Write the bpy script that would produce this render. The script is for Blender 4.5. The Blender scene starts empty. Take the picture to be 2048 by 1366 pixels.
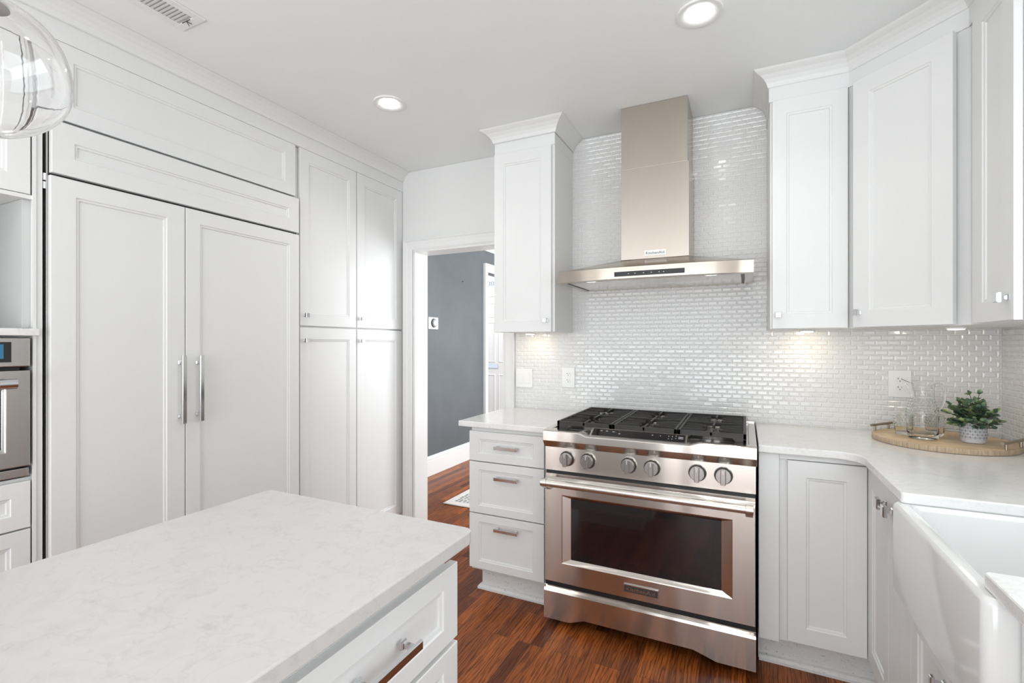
import bpy, bmesh, math, random
from mathutils import Vector, Matrix
random.seed(7)
S = bpy.context.scene
COL = S.collection
PI = math.pi
V = Vector

# ------------------------------------------------------------------ camera
cam = bpy.data.cameras.new('camera'); camo = bpy.data.objects.new('camera', cam); COL.objects.link(camo)
camo.location = (0, 0, 1.325); camo.rotation_euler = (PI/2, 0, math.radians(25.8))
cam.sensor_width = 36; cam.lens = 965/2048*36; cam.shift_y = 4/2048; cam.clip_start = 0.02
S.camera = camo
# ------------------------------------------------------------------ view and world
S.view_settings.view_transform = 'Standard'; S.view_settings.look = 'None'
S.view_settings.gamma = 1; S.view_settings.use_curve_mapping = False
S.view_settings.exposure = 0.17
w = bpy.data.worlds.new('world'); S.world = w; w.use_nodes = True
w.node_tree.nodes['Background'].inputs[0].default_value = (0.78, 0.88, 1.0, 1)
w.node_tree.nodes['Background'].inputs[1].default_value = 1.2

def area(name, loc, direc, sx, sy, power, color=(1, 1, 1), shape='RECTANGLE', spread=None):
    l = bpy.data.lights.new(name, 'AREA'); l.shape = shape; l.size = sx
    if shape in ('RECTANGLE', 'ELLIPSE'): l.size_y = sy
    l.energy = power; l.color = color
    if spread: l.spread = math.radians(spread)
    o = bpy.data.objects.new(name, l); COL.objects.link(o); o.location = loc
    o.rotation_euler = V(direc).to_track_quat('-Z', 'Y').to_euler()
    return o
DAY = (0.94, 0.98, 0.99)
# added fill behind the camera, in hall and entry; daylight from the sink window
area('rear_fill', (-0.90, -2.55, 1.22), (0, 1, 0.0), 3.6, 2.3, 50, DAY)  # main fill added behind the camera, sized like unseen glazing
area('rear_upward_fill', (-0.90, -2.54, 0.75), (0, 1, 0.75), 3.6, 1.0, 36, DAY)  # second fill, tilted up, added to brighten the ceiling
area('daylight_sink_window', (0.975, 0.75, 1.62), (-1, 0, -0.05), 1.15, 0.95, 8, DAY)
area('hall_fill', (-0.35, 4.6, 1.6), (-1, 0.1, 0.0), 2.0, 1.6, 75, (0.95, 0.98, 1.0))  # fill added to light the hall from its unseen side
area('entry_fill', (-3.5, 5.3, 2.5), (0, 0, -1), 0.9, 0.9, 16, (1.0, 0.98, 0.95))  # fill added above the entry, no real fitting
WARM = (1.0, 0.95, 0.89)

# ------------------------------------------------------------------ materials
def lin(r, g, b):
    f = lambda c: (c/255/12.92) if c/255 <= .04045 else ((c/255+.055)/1.055)**2.4
    return (f(r), f(g), f(b), 1)
class NT:
    def __init__(s, name):
        s.m = bpy.data.materials.new(name); s.m.use_nodes = True; s.t = s.m.node_tree
        s.p = s.t.nodes['Principled BSDF']
    def n(s, typ, **kw):
        x = s.t.nodes.new(typ)
        for k, v in kw.items():
            if hasattr(x, k): setattr(x, k, v)
        return x
    def l(s, a, b): s.t.links.new(a, b)
    def coord(s, scale=(1, 1, 1), rot=(0, 0, 0), kind='Position'):
        if kind == 'Position':
            g = s.n('ShaderNodeNewGeometry'); src = g.outputs['Position']
        else:
            g = s.n('ShaderNodeTexCoord'); src = g.outputs[kind]
        mp = s.n('ShaderNodeMapping'); mp.inputs['Scale'].default_value = scale; mp.inputs['Rotation'].default_value = rot
        s.l(src, mp.inputs['Vector']); return mp.outputs[0]
    def noise(s, vec, scale, detail=3, rough=.5, dist=0):
        x = s.n('ShaderNodeTexNoise'); x.inputs['Scale'].default_value = scale
        x.inputs['Detail'].default_value = detail; x.inputs['Roughness'].default_value = rough
        x.inputs['Distortion'].default_value = dist; s.l(vec, x.inputs['Vector']); return x.outputs['Fac']
    def ramp(s, fac, stops):
        x = s.n('ShaderNodeValToRGB'); e = x.color_ramp.elements
        while len(e) < len(stops): e.new(.5)
        for i, (p, c) in enumerate(stops): e[i].position = p; e[i].color = c if len(c) == 4 else (*c, 1)
        s.l(fac, x.inputs[0]); return x.outputs[0]
    def mix(s, fac, a, b, mode='MIX'):
        x = s.n('ShaderNodeMix'); x.data_type = 'RGBA'; x.blend_type = mode
        if isinstance(fac, (int, float)): x.inputs[0].default_value = fac
        else: s.l(fac, x.inputs[0])
        for i, q in ((6, a), (7, b)):
            if isinstance(q, tuple): x.inputs[i].default_value = q if len(q) == 4 else (*q, 1)
            else: s.l(q, x.inputs[i])
        return x.outputs[2]
    def bump(s, h, strength=.1, dist=.001):
        x = s.n('ShaderNodeBump'); x.inputs['Strength'].default_value = strength; x.inputs['Distance'].default_value = dist
        s.l(h, x.inputs['Height']); s.l(x.outputs[0], s.p.inputs['Normal'])
def simple(name, col, rough=.5, metal=0, bump=None, coat=0, var=0.03, emis=None, spec=None):
    a = NT(name); p = a.p
    p.inputs['Roughness'].default_value = rough; p.inputs['Metallic'].default_value = metal
    if coat: p.inputs['Coat Weight'].default_value = coat; p.inputs['Coat Roughness'].default_value = .08
    if spec is not None: p.inputs['Specular IOR Level'].default_value = spec
    vec = a.coord()
    f = a.noise(vec, 3.0, 3)
    c = tuple(col)[:3]
    a.l(a.ramp(f, [(0.3, tuple(x*(1-var) for x in c)), (0.7, tuple(min(1, x*(1+var)) for x in c))]), p.inputs['Base Color'])
    if bump: a.bump(a.noise(vec, bump[0], 4), bump[1], bump[2])
    if emis: p.inputs['Emission Color'].default_value = (*emis[0], 1); p.inputs['Emission Strength'].default_value = emis[1]
    return a.m
M = {}
M['cab'] = simple('white_cabinet_paint', (.80, .80, .79), .36, bump=(55, .05, .001), var=.008, spec=.32)
M['wall'] = simple('white_wall_paint', (.80, .80, .785), .6, bump=(120, .08, .001), var=.012)
M['ceil'] = simple('ceiling_paint', (.875, .89, .885), .7, bump=(90, .06, .001), var=.012)
M['trim'] = simple('trim_paint', (.82, .82, .81), .32, bump=(40, .04, .001), var=.008)
M['hall'] = None
M['tile'] = simple('white_glazed_tile', (.73, .725, .715), .13, var=.02, coat=.25)
M['grout'] = simple('pale_grout', (.86, .86, .85), .8, var=.05)
M['plate'] = simple('white_plastic', (.86, .86, .84), .3, var=.004)
M['black'] = simple('black_plastic', (.012, .012, .013), .4, var=.05)
M['blackglass'] = simple('black_glass', (.012, .010, .012), .05, var=.05, coat=.5)
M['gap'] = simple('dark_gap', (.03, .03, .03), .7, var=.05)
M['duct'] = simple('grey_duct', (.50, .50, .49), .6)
M['chrome'] = simple('polished_chrome', (.70, .71, .73), .13, 1, var=.01)
M['porc'] = simple('white_fireclay', (.82, .82, .81), .12, var=.006, coat=.4)
M['iron'] = simple('cast_iron', (.020, .017, .015), .48, bump=(400, .2, .0006), var=.2)
M['enamel'] = simple('black_enamel', (.018, .016, .015), .22, var=.05)
M['alu'] = simple('cast_aluminium', (.55, .52, .48), .35, 1, bump=(300, .1, .0005))
M['lens'] = simple('lamp_lens', (1, 1, 1), .4, emis=((1, .98, .95), 28))
M['puck'] = simple('puck_lens', (1, 1, 1), .4, emis=((1, .93, .80), 9))
M['screen'] = simple('oven_screen', (.01, .03, .05), .1, emis=((.03, .16, .28), .8))
M['darkmark'] = simple('dark_marking', (.04, .04, .04), .5)
M['greymark'] = simple('grey_marking', (.35, .35, .36), .5)
M['white'] = simple('white_marking', (.85, .85, .85), .4)
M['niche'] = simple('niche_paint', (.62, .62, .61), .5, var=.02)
M['brass'] = simple('handle_bronze', (.42, .36, .28), .28, 1)
M['soil'] = simple('dark_moss', (.03, .028, .02), .9, var=.3)
M['stem'] = simple('plant_stem', (.10, .09, .04), .6)
# hall wall: blue grey, slightly cloudy paint
a = NT('blue_grey_wall_paint'); vec = a.coord()
f = a.noise(vec, 1.6, 5, .6, .3)
a.l(a.ramp(f, [(.25, (.088, .101, .111)), (.75, (.128, .142, .153))]), a.p.inputs['Base Color']); a.p.inputs['Roughness'].default_value = .5
a.bump(a.noise(vec, 100, 3), .06, .001); M['hall'] = a.m
# brushed stainless (grain along X, or along Y)
def steel(name, col, rough, scale, wav=0.0):
    a = NT(name); p = a.p; p.inputs['Metallic'].default_value = 1
    vec = a.coord(scale); f = a.noise(vec, 500, 3, .6)
    a.l(a.ramp(f, [(.3, tuple(x*.985 for x in col)), (.7, tuple(min(1, x*1.015) for x in col))]), p.inputs['Base Color'])
    r = a.n('ShaderNodeMapRange'); r.inputs['To Min'].default_value = rough*.97; r.inputs['To Max'].default_value = rough*1.03
    a.l(f, r.inputs['Value']); a.l(r.outputs[0], p.inputs['Roughness'])
    h = a.noise(vec, 400, 3)
    p.inputs['Anisotropic'].default_value = .75; p.inputs['Anisotropic Rotation'].default_value = .25
    tg = a.n('ShaderNodeTangent'); tg.direction_type = 'RADIAL'; tg.axis = 'Z'; a.l(tg.outputs[0], p.inputs['Tangent'])
    if wav:
        v2 = a.coord((2.2, 1, .25)); g = a.noise(v2, 2.4, 1)
        b2 = a.n('ShaderNodeBump'); b2.inputs['Strength'].default_value = wav; b2.inputs['Distance'].default_value = .03
        a.l(g, b2.inputs['Height'])
        b1 = a.n('ShaderNodeBump'); b1.inputs['Strength'].default_value = .05; b1.inputs['Distance'].default_value = .0003
        a.l(b2.outputs[0], p.inputs['Normal'])
    else: pass
    return a.m
M['steel'] = steel('brushed_stainless', (.60, .56, .52), .21, (.03, 1, 1), .30)
M['steelv'] = steel('brushed_stainless_chimney', (.47, .415, .36), .27, (.03, 1, 1), .22)
M['steelp'] = steel('satin_stainless', (.66, .62, .58), .20, (.05, 1, 1))
M['steelh'] = steel('brushed_stainless_hood', (.52, .46, .395), .20, (.03, 1, 1))
M['satin'] = simple('satin_nickel', (.70, .66, .62), .34, 1, var=.01)
M['knobm'] = simple('dark_satin_metal', (.40, .38, .365), .27, 1, var=.01)
M['steelo'] = steel('oven_stainless', (.60, .58, .56), .26, (1, .03, 1), .06)
# quartz
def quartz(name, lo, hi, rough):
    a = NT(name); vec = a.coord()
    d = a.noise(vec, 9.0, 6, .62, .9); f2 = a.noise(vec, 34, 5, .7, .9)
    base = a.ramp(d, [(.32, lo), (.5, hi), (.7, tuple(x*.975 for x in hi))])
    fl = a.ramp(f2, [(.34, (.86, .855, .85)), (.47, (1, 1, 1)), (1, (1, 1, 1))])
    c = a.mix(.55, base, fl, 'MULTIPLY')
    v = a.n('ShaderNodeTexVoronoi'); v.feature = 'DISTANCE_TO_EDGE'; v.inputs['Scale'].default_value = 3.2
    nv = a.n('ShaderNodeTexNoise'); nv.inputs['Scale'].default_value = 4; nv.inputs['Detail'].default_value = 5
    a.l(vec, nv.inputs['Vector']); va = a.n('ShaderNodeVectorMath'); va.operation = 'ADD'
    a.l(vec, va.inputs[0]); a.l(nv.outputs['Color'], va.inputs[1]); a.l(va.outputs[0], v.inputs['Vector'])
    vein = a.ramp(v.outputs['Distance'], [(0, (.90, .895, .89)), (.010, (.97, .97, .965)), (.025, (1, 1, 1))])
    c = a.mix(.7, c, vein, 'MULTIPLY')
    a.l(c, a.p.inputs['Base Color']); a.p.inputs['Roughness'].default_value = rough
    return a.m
M['quartz'] = quartz('pale_quartz', (.81, .80, .79), (.85, .845, .835), .14)
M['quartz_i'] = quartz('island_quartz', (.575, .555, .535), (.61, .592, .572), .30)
# oak strip floor, planks along Y
a = NT('red_brown_oak_floor'); tc = a.n('ShaderNodeTexCoord')
mp = a.n('ShaderNodeMapping'); mp.inputs['Rotation'].default_value = (0, 0, PI/2); a.l(tc.outputs['Object'], mp.inputs['Vector'])
br = a.n('ShaderNodeTexBrick'); br.offset = .37; br.offset_frequency = 3; br.squash = 1
br.inputs['Scale'].default_value = 1; br.inputs['Mortar Size'].default_value = .0006; br.inputs['Mortar Smooth'].default_value = .2
br.inputs['Brick Width'].default_value = .62; br.inputs['Row Height'].default_value = .057; br.inputs['Bias'].default_value = 0
br.inputs['Color1'].default_value = (.44, .125, .026, 1); br.inputs['Color2'].default_value = (.13, .034, .009, 1); br.inputs['Mortar'].default_value = (.03, .012, .006, 1)
a.l(mp.outputs[0], br.inputs['Vector'])
# per-plank shift so the grain differs
sep = a.n('ShaderNodeSeparateColor'); a.l(br.outputs['Color'], sep.inputs[0])
mul = a.n('ShaderNodeMath'); mul.operation = 'MULTIPLY'; mul.inputs[1].default_value = 61; a.l(sep.outputs[0], mul.inputs[0])
comb = a.n('ShaderNodeCombineXYZ'); a.l(mul.outputs[0], comb.inputs[2])
mp2 = a.n('ShaderNodeMapping'); mp2.inputs['Scale'].default_value = (1, .15, 1); a.l(tc.outputs['Object'], mp2.inputs['Vector'])
va = a.n('ShaderNodeVectorMath'); va.operation = 'ADD'; a.l(mp2.outputs[0], va.inputs[0]); a.l(comb.outputs[0], va.inputs[1])
wv = a.n('ShaderNodeTexWave'); wv.wave_type = 'BANDS'; wv.bands_direction = 'X'; wv.inputs['Scale'].default_value = 22
wv.inputs['Distortion'].default_value = 16; wv.inputs['Detail'].default_value = 3; wv.inputs['Detail Scale'].default_value = .8
a.l(va.outputs[0], wv.inputs['Vector'])
fine = a.n('ShaderNodeTexNoise'); fine.inputs['Scale'].default_value = 160; fine.inputs['Detail'].default_value = 4
mp3 = a.n('ShaderNodeMapping'); mp3.inputs['Scale'].default_value = (1, .06, 1); a.l(tc.outputs['Object'], mp3.inputs['Vector']); a.l(mp3.outputs[0], fine.inputs['Vector'])
g1 = a.ramp(wv.outputs['Fac'], [(0, (.30, .22, .20)), (.13, (.86, .82, .80)), (.5, (1.0, 1.0, 1.0)), (1, (1.06, 1.06, 1.06))])
g2 = a.ramp(fine.outputs['Fac'], [(.38, (.40, .34, .32)), (.50, (.95, .94, .93)), (1, (1.12, 1.12, 1.12))])
c = a.mix(.75, br.outputs['Color'], g1, 'MULTIPLY'); c = a.mix(.8, c, g2, 'MULTIPLY')
a.l(c, a.p.inputs['Base Color']); a.p.inputs['Roughness'].default_value = .36; a.p.inputs['Specular IOR Level'].default_value = .3
a.bump(br.outputs['Fac'], .25, -.0008); M['floor'] = a.m
# glass
def glass(name, col, rough, ior=1.45):
    a = NT(name); p = a.p; p.inputs['Base Color'].default_value = (*col, 1); p.inputs['Transmission Weight'].default_value = 1
    p.inputs['Roughness'].default_value = rough; p.inputs['IOR'].default_value = ior
    vec = a.coord(); a.bump(a.noise(vec, 14, 2), .04, .002); return a.m
M['glass'] = glass('clear_glass', (.99, 1.0, .995), 0.0, 1.30)
M['glassp'] = glass('pendant_glass', (.99, .99, .99), 0.0)
# leaf
a = NT('leaf_green'); vec = a.coord(); f = a.noise(vec, 34, 2)
a.l(a.ramp(f, [(.33, (.035, .080, .045)), (.52, (.095, .17, .105)), (.66, (.26, .36, .12))]), a.p.inputs['Base Color'])
a.p.inputs['Roughness'].default_value = .45; a.p.inputs['Subsurface Weight'].default_value = .05; M['leaf'] = a.m
# tray wood
a = NT('pale_tray_wood'); vec = a.coord((1, 6, 6), (0, 0, .6)); f = a.noise(vec, 9, 5, .6, .8)
a.l(a.ramp(f, [(.25, (.50, .33, .18)), (.5, (.72, .54, .34)), (.75, (.82, .66, .46))]), a.p.inputs['Base Color']); a.p.inputs['Roughness'].default_value = .5; M['tray'] = a.m
a = NT('tray_rim_wood'); vec = a.coord((12, 12, 1)); f = a.noise(vec, 14, 4, .6)
a.l(a.ramp(f, [(.3, (.36, .27, .19)), (.55, (.55, .42, .29)), (.75, (.66, .52, .36))]), a.p.inputs['Base Color']); a.p.inputs['Roughness'].default_value = .6; M['trayrim'] = a.m
# rug pattern
a = NT('rug_weave'); vec = a.coord(); v = a.n('ShaderNodeTexVoronoi'); v.inputs['Scale'].default_value = 28; v.inputs['Randomness'].default_value = .25; a.l(vec, v.inputs['Vector'])
a.l(a.ramp(v.outputs['Distance'], [(.3, (.20, .20, .21)), (.45, (.62, .60, .57))]), a.p.inputs['Base Color']); a.p.inputs['Roughness'].default_value = .95; M['rug'] = a.m
M['rugedge'] = simple('rug_border_cotton', (.72, .68, .64), .95, bump=(300, .3, .002))
# scuffed toe kick paint
a = NT('scuffed_white_paint'); vec = a.coord((1, 1, 3)); f = a.noise(vec, 60, 6, .75)
a.l(a.ramp(f, [(.34, (.25, .23, .21)), (.40, (.74, .74, .73)), (1, (.78, .78, .77))]), a.p.inputs['Base Color']); a.p.inputs['Roughness'].default_value = .45; M['scuff'] = a.m
M['ceramic'] = simple('white_matte_ceramic', (.66, .67, .71), .5, var=.02)
M['cerpat'] = simple('grey_pot_pattern', (.30, .31, .34), .6)

# ------------------------------------------------------------------ mesh helpers
class MB:
    def __init__(s): s.b = bmesh.new()
    def box(s, x0, x1, y0, y1, z0, z1):
        if x0 > x1: x0, x1 = x1, x0
        if y0 > y1: y0, y1 = y1, y0
        if z0 > z1: z0, z1 = z1, z0
        v = [s.b.verts.new(p) for p in ((x0,y0,z0),(x1,y0,z0),(x1,y1,z0),(x0,y1,z0),(x0,y0,z1),(x1,y0,z1),(x1,y1,z1),(x0,y1,z1))]
        for f in ((3,2,1,0),(4,5,6,7),(0,1,5,4),(1,2,6,5),(2,3,7,6),(3,0,4,7)): s.b.faces.new([v[i] for i in f])
        return s
    def hexa(s, P):
        v = [s.b.verts.new(p) for p in P]
        for f in ((3,2,1,0),(4,5,6,7),(0,1,5,4),(1,2,6,5),(2,3,7,6),(3,0,4,7)): s.b.faces.new([v[i] for i in f])
        return s
    def prism(s, poly, axis, lo, hi):
        # poly: list of 2D points; axis 'z': (x,y); 'x': (y,z); 'y': (x,z)
        def P(p, t): return (p[0], p[1], t) if axis == 'z' else ((t, p[0], p[1]) if axis == 'x' else (p[0], t, p[1]))
        A = [s.b.verts.new(P(p, lo)) for p in poly]; B = [s.b.verts.new(P(p, hi)) for p in poly]
        n = len(poly)
        s.b.faces.new(A[::-1]); s.b.faces.new(B)
        for i in range(n): s.b.faces.new([A[i], A[(i+1) % n], B[(i+1) % n], B[i]])
        return s
    def rings(s, R, cap0=True, cap1=True, closed=True):
        L = [[s.b.verts.new(p) for p in r] for r in R]; n = len(L[0])
        for i in range(len(L)-1):
            for k in range(n if closed else n-1):
                s.b.faces.new([L[i][k], L[i][(k+1) % n], L[i+1][(k+1) % n], L[i+1][k]])
        if cap0: s.b.faces.new(L[0][::-1])
        if cap1: s.b.faces.new(L[-1])
        return s
    def cyl(s, p0, p1, r0, r1=None, seg=24, cap=True):
        if r1 is None: r1 = r0
        p0, p1 = V(p0), V(p1); d = (p1-p0).normalized(); u = d.orthogonal().normalized(); w_ = d.cross(u)
        R = [[p+(u*math.cos(2*PI*k/seg)+w_*math.sin(2*PI*k/seg))*r for k in range(seg)] for p, r in ((p0, r0), (p1, r1))]
        return s.rings(R, cap, cap)
    def tube(s, pts, r, seg=12, cap=True):
        pts = [V(p) for p in pts]; rr = r if isinstance(r, (list, tuple)) else [r]*len(pts)
        R = []; d = (pts[1]-pts[0]).normalized(); u = d.orthogonal().normalized()
        for i, p in enumerate(pts):
            if i == 0: t = (pts[1]-pts[0])
            elif i == len(pts)-1: t = pts[-1]-pts[-2]
            else: t = pts[i+1]-pts[i-1]
            t.normalize(); u = (u-t*u.dot(t)).normalized(); w_ = t.cross(u)
            R.append([p+(u*math.cos(2*PI*k/seg)+w_*math.sin(2*PI*k/seg))*rr[i] for k in range(seg)])
        return s.rings(R, cap, cap)
    def lathe(s, c, prof, seg=40, cap0=False, cap1=False, fn=None):
        R = []
        for r, z in prof:
            ring = []
            for k in range(seg):
                t = 2*PI*k/seg; p = V((c[0]+r*math.cos(t), c[1]+r*math.sin(t), c[2]+z))
                if fn: p = fn(p, t, r, z)
                ring.append(p)
            R.append(ring)
        return s.rings(R, cap0, cap1)
    def sphere(s, c, r, seg=32, rng=20, sc=(1, 1, 1)):
        m = Matrix.Translation(c) @ Matrix.Diagonal((*sc, 1))
        bmesh.ops.create_uvsphere(s.b, u_segments=seg, v_segments=rng, radius=r, matrix=m); return s
    def sweep(s, pts, N, prof, closed=False, cap=True):
        # prof (a, b): a along side = T x N, b along N
        pts = [V(p) for p in pts]; N = V(N); n = len(pts); R = []
        for i, p in enumerate(pts):
            ts = []
            if i > 0 or closed: ts.append((pts[i]-pts[i-1]).normalized())
            if i < n-1 or closed: ts.append((pts[(i+1) % n]-pts[i]).normalized())
            sd = [t.cross(N).normalized() for t in ts]
            m = (sd[0]+sd[-1]).normalized(); k = 1/max(.2, m.dot(sd[0]))
            R.append([p+m*(a_*k)+N*b_ for a_, b_ in prof])
        if closed: R.append(R[0])
        return s.rings(R, cap and not closed, cap and not closed)
    def shaker(s, o, U, N, w_, h, st=.062, t=.02, rec=.009, rail=None, W=(0, 0, 1), flat=False):
        o, U, N, W = V(o), V(U), V(N), V(W); rl = rail or st
        def ring(ix, iz, c): return [o+U*ix+W*iz+N*c, o+U*(w_-ix)+W*iz+N*c, o+U*(w_-ix)+W*(h-iz)+N*c, o+U*ix+W*(h-iz)+N*c]
        if flat: R = [ring(0, 0, 0), ring(0, 0, t-.0015), ring(.0015, .0015, t)]
        else: R = [ring(0, 0, 0), ring(0, 0, t-.0015), ring(.0015, .0015, t), ring(st-.001, rl-.001, t), ring(st, rl, t-.0008), ring(st+.002, rl+.002, t-.0035),
             ring(st+.009, rl+.009, t-.0045), ring(st+.011, rl+.011, t-rec)]
        if U.cross(W).dot(N) < 0: R = [r[::-1] for r in R]
        return s.rings(R, True, True)
    def build(s, name, mat, parent=None, bevel=0, seg=2, smooth=False, label=None, cat=None, group=None, kind=None, origin=None):
        bmesh.ops.recalc_face_normals(s.b, faces=s.b.faces[:])
        me = bpy.data.meshes.new(name); 
        if parent is not None: off = WL[parent.name]
        else:
            if origin is None:
                co = [v.co for v in s.b.verts]
                off = V(((min(c.x for c in co)+max(c.x for c in co))/2, (min(c.y for c in co)+max(c.y for c in co))/2, min(c.z for c in co)))
            else: off = V(origin)
        for v in s.b.verts: v.co -= off
        s.b.to_mesh(me); s.b.free()
        ms = mat if isinstance(mat, list) else [mat]
        for m in ms: me.materials.append(m if not isinstance(m, str) else M[m])
        if smooth:
            me.polygons.foreach_set('use_smooth', [True]*len(me.polygons))
            try: me.set_sharp_from_angle(angle=math.radians(38))
            except Exception: pass
        o = bpy.data.objects.new(name, me); COL.objects.link(o)
        if parent is not None: o.parent = parent; WL[o.name] = off
        else: o.location = off; WL[o.name] = off
        if bevel:
            md = o.modifiers.new('bevel', 'BEVEL'); md.width = bevel; md.segments = seg; md.limit_method = 'ANGLE'; md.angle_limit = math.radians(35)
            md.harden_normals = False
        tag(o, label, cat, group, kind)
        return o
WL = {}
def tag(o, label=None, cat=None, group=None, kind=None):
    if label: o['label'] = label
    if cat: o['category'] = cat
    if group: o['group'] = group
    if kind: o['kind'] = kind
def thing(name, loc, label, cat, group=None):
    o = bpy.data.objects.new(name, None); COL.objects.link(o); o.location = loc; o.empty_display_size = .05
    WL[o.name] = V(loc); tag(o, label, cat, group); return o
def text(name, s, loc, U, W, height, mat, parent, ext=.0004, spacing=1.0, width=None):
    # raised lettering: font outline turned into a mesh, U = reading direction, W = up
    cu = bpy.data.curves.new('t', 'FONT'); cu.body = s; cu.size = 1; cu.extrude = 0.02; cu.space_character = spacing; cu.resolution_u = 3
    to = bpy.data.objects.new('t', cu); COL.objects.link(to)
    dg = bpy.context.evaluated_depsgraph_get(); me = bpy.data.meshes.new_from_object(to.evaluated_get(dg))
    bpy.data.objects.remove(to); bpy.data.curves.remove(cu)
    U, W = V(U), V(W); N = U.cross(W)
    xs = [v.co.x for v in me.vertices]; ys = [v.co.y for v in me.vertices]
    x0, x1, y0, y1 = min(xs), max(xs), min(ys), max(ys)
    sy = height/(y1-y0); sx = sy if width is None else width/(x1-x0)
    off = V(loc)-WL[parent.name]
    for v in me.vertices:
        c = v.co; v.co = off+U*((c.x-(x0+x1)/2)*sx)+W*((c.y-(y0+y1)/2)*sy)+N*(c.z/.02*ext)
    me.materials.append(M[mat]); o = bpy.data.objects.new(name, me); COL.objects.link(o); o.parent = parent; WL[o.name] = WL[parent.name]
    return o
def struct(mb, name, mat, parent=None, bevel=0, smooth=False):
    return mb.build(name, mat, parent, bevel, smooth=smooth, kind=None if parent else 'structure')

CH = 2.555   # ceiling height
YW = 2.80    # range wall
XR = 1.00    # right wall
XF = -2.232  # face of the tall cabinets
# ------------------------------------------------------------------ room shell
struct(MB().box(-4.6, 1.3, -2.7, 6.6, -.06, 0), 'floor', 'floor').location
f_ = bpy.data.objects['floor']
struct(MB().box(-3.0, 1.15, -2.7, YW+.145, CH, CH+.08), 'ceiling', 'ceil')
struct(MB().box(-4.6, .2, YW+.1455, 6.6, CH, CH+.08), 'ceiling_hall', 'ceil')
wb = struct(MB().box(-1.40, 1.15, YW, YW+.144, 0, CH-.001).box(-2.95, -2.136, YW, YW+.144, 0, CH-.001).box(-2.136, -1.40, YW, YW+.144, 1.99, CH-.001), 'wall_back', 'wall')
struct(MB().box(-2.95, -2.88, -2.6, YW-.001, 0, CH-.001), 'wall_left', 'wall')
# right wall with the window over the sink (opening y .15..1.35, z 1.15..2.1)
wr = struct(MB().box(XR, XR+.12, 1.36, YW-.001, 0, CH-.001).box(XR, XR+.12, -2.6, .14, 0, CH-.001).box(XR, XR+.12, .14, 1.36, 0, 1.13).box(XR, XR+.12, .14, 1.36, 2.11, CH-.001), 'wall_right', 'wall')
wn = struct(MB().box(XR-.012, XR-.001, .06, .14, 1.05, 2.19).box(XR-.012, XR-.001, 1.36, 1.44, 1.05, 2.19).box(XR-.012, XR-.001, .14, 1.36, 2.11, 2.19).box(XR-.03, XR-.001, .06, 1.44, 1.09, 1.13)
       .box(XR+.05, XR+.09, .14, .19, 1.13, 2.11).box(XR+.05, XR+.09, 1.31, 1.36, 1.13, 2.11).box(XR+.05, XR+.09, .19, 1.31, 1.13, 1.18).box(XR+.05, XR+.09, .19, 1.31, 2.06, 2.11).box(XR+.05, XR+.09, .19, 1.31, 1.60, 1.64), 'window_1', 'trim')
# unseen rear wall; its wide glazing is added to suit the fill lights
struct(MB().box(-2.95, -2.75, -2.7, -2.6, 0, CH-.001).box(.95, XR+.12, -2.7, -2.6, 0, CH-.001).box(-2.75, .95, -2.7, -2.6, 2.43, CH-.001).box(-2.75, .95, -2.7, -2.6, 0, .06), 'wall_rear', 'wall')
struct(MB().box(-2.75, -2.69, -2.66, -2.61, .06, 2.43).box(.89, .95, -2.66, -2.61, .06, 2.43).box(-2.69, .89, -2.66, -2.61, 2.37, 2.43).box(-2.69, .89, -2.66, -2.61, .06, .12).box(-.34, -.26, -2.66, -2.61, .12, 2.37).box(-1.54, -1.46, -2.66, -2.61, .12, 2.37), 'added_rear_glazing', 'trim')

# tiles on the range wall: bevelled 1x2 strips in running bond
def tiles(mb, o, U, N, L, z0, z1, holes=(), pw=.0475, ph=.0235, g=.0016, ph0=0):
    o, U, N = V(o), V(U), V(N); W = V((0, 0, 1)); r = 0; z = z0
    rnd = random.Random(5)
    while z < z1-.004:
        h = min(ph, z1-z); off = (r % 2)*pw/2+ph0; k = 0; x = -off
        while x < L-.003:
            a0, a1 = max(0, x), min(L, x+pw); b0, b1 = z, z+h
            if a1-a0 > .006 and not any(a0 > q[0]-.001 and a1 < q[1]+.001 and b0 > q[2]-.001 and b1 < q[3]+.001 for q in holes):
                a0 += g/2; a1 -= g/2; b0 += g/2; b1 -= g/2
                e = .0045; t1, t2 = .0022, .0040
                tx, tz = rnd.uniform(-.0002, .0002), rnd.uniform(-.00015, .00015)
                def ring(i, c, tl=0): return [o+U*(p+s_*i*1)+W*(q+sg*i)+N*(c+tl*(s_*tx+sg*tz)) for p, q, s_, sg in ((a0, b0, 1, 1), (a1, b0, -1, 1), (a1, b1, -1, -1), (a0, b1, 1, -1))]
                ee = min(e, (a1-a0)/2.4, (b1-b0)/2.4)
                R = [ring(0, 0), ring(0, t1), ring(ee, t2, 1)]
                mb.rings(R, False, True)
            x += pw; k += 1
        z += ph; r += 1
mb = MB(); tiles(mb, (-1.322, YW-.002, 0), (1, 0, 0), (0, -1, 0), XR+1.322-.006, .917, CH-.001, holes=[(.02, .33, 1.42, 2.5), (1.44, 2.32, 1.42, 2.55), (.75, 1.06, 1.78, 2.55)])
mb.build('tile_backsplash', 'tile', wb)
struct(MB().box(-1.323, XR-.001, YW-.0040, YW-.0002, .915, CH-.002), 'grout_bed', 'grout', wb)
mb = MB(); tiles(mb, (XR-.002, YW-.006, 0), (0, -1, 0), (-1, 0, 0), 1.35, .917, 1.40)
mb.build('tile_backsplash', 'tile', wr)
struct(MB().box(XR-.0040, XR-.0002, 1.45, YW-.0041, .915, 1.40), 'grout_bed', 'grout', wr)

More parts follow.
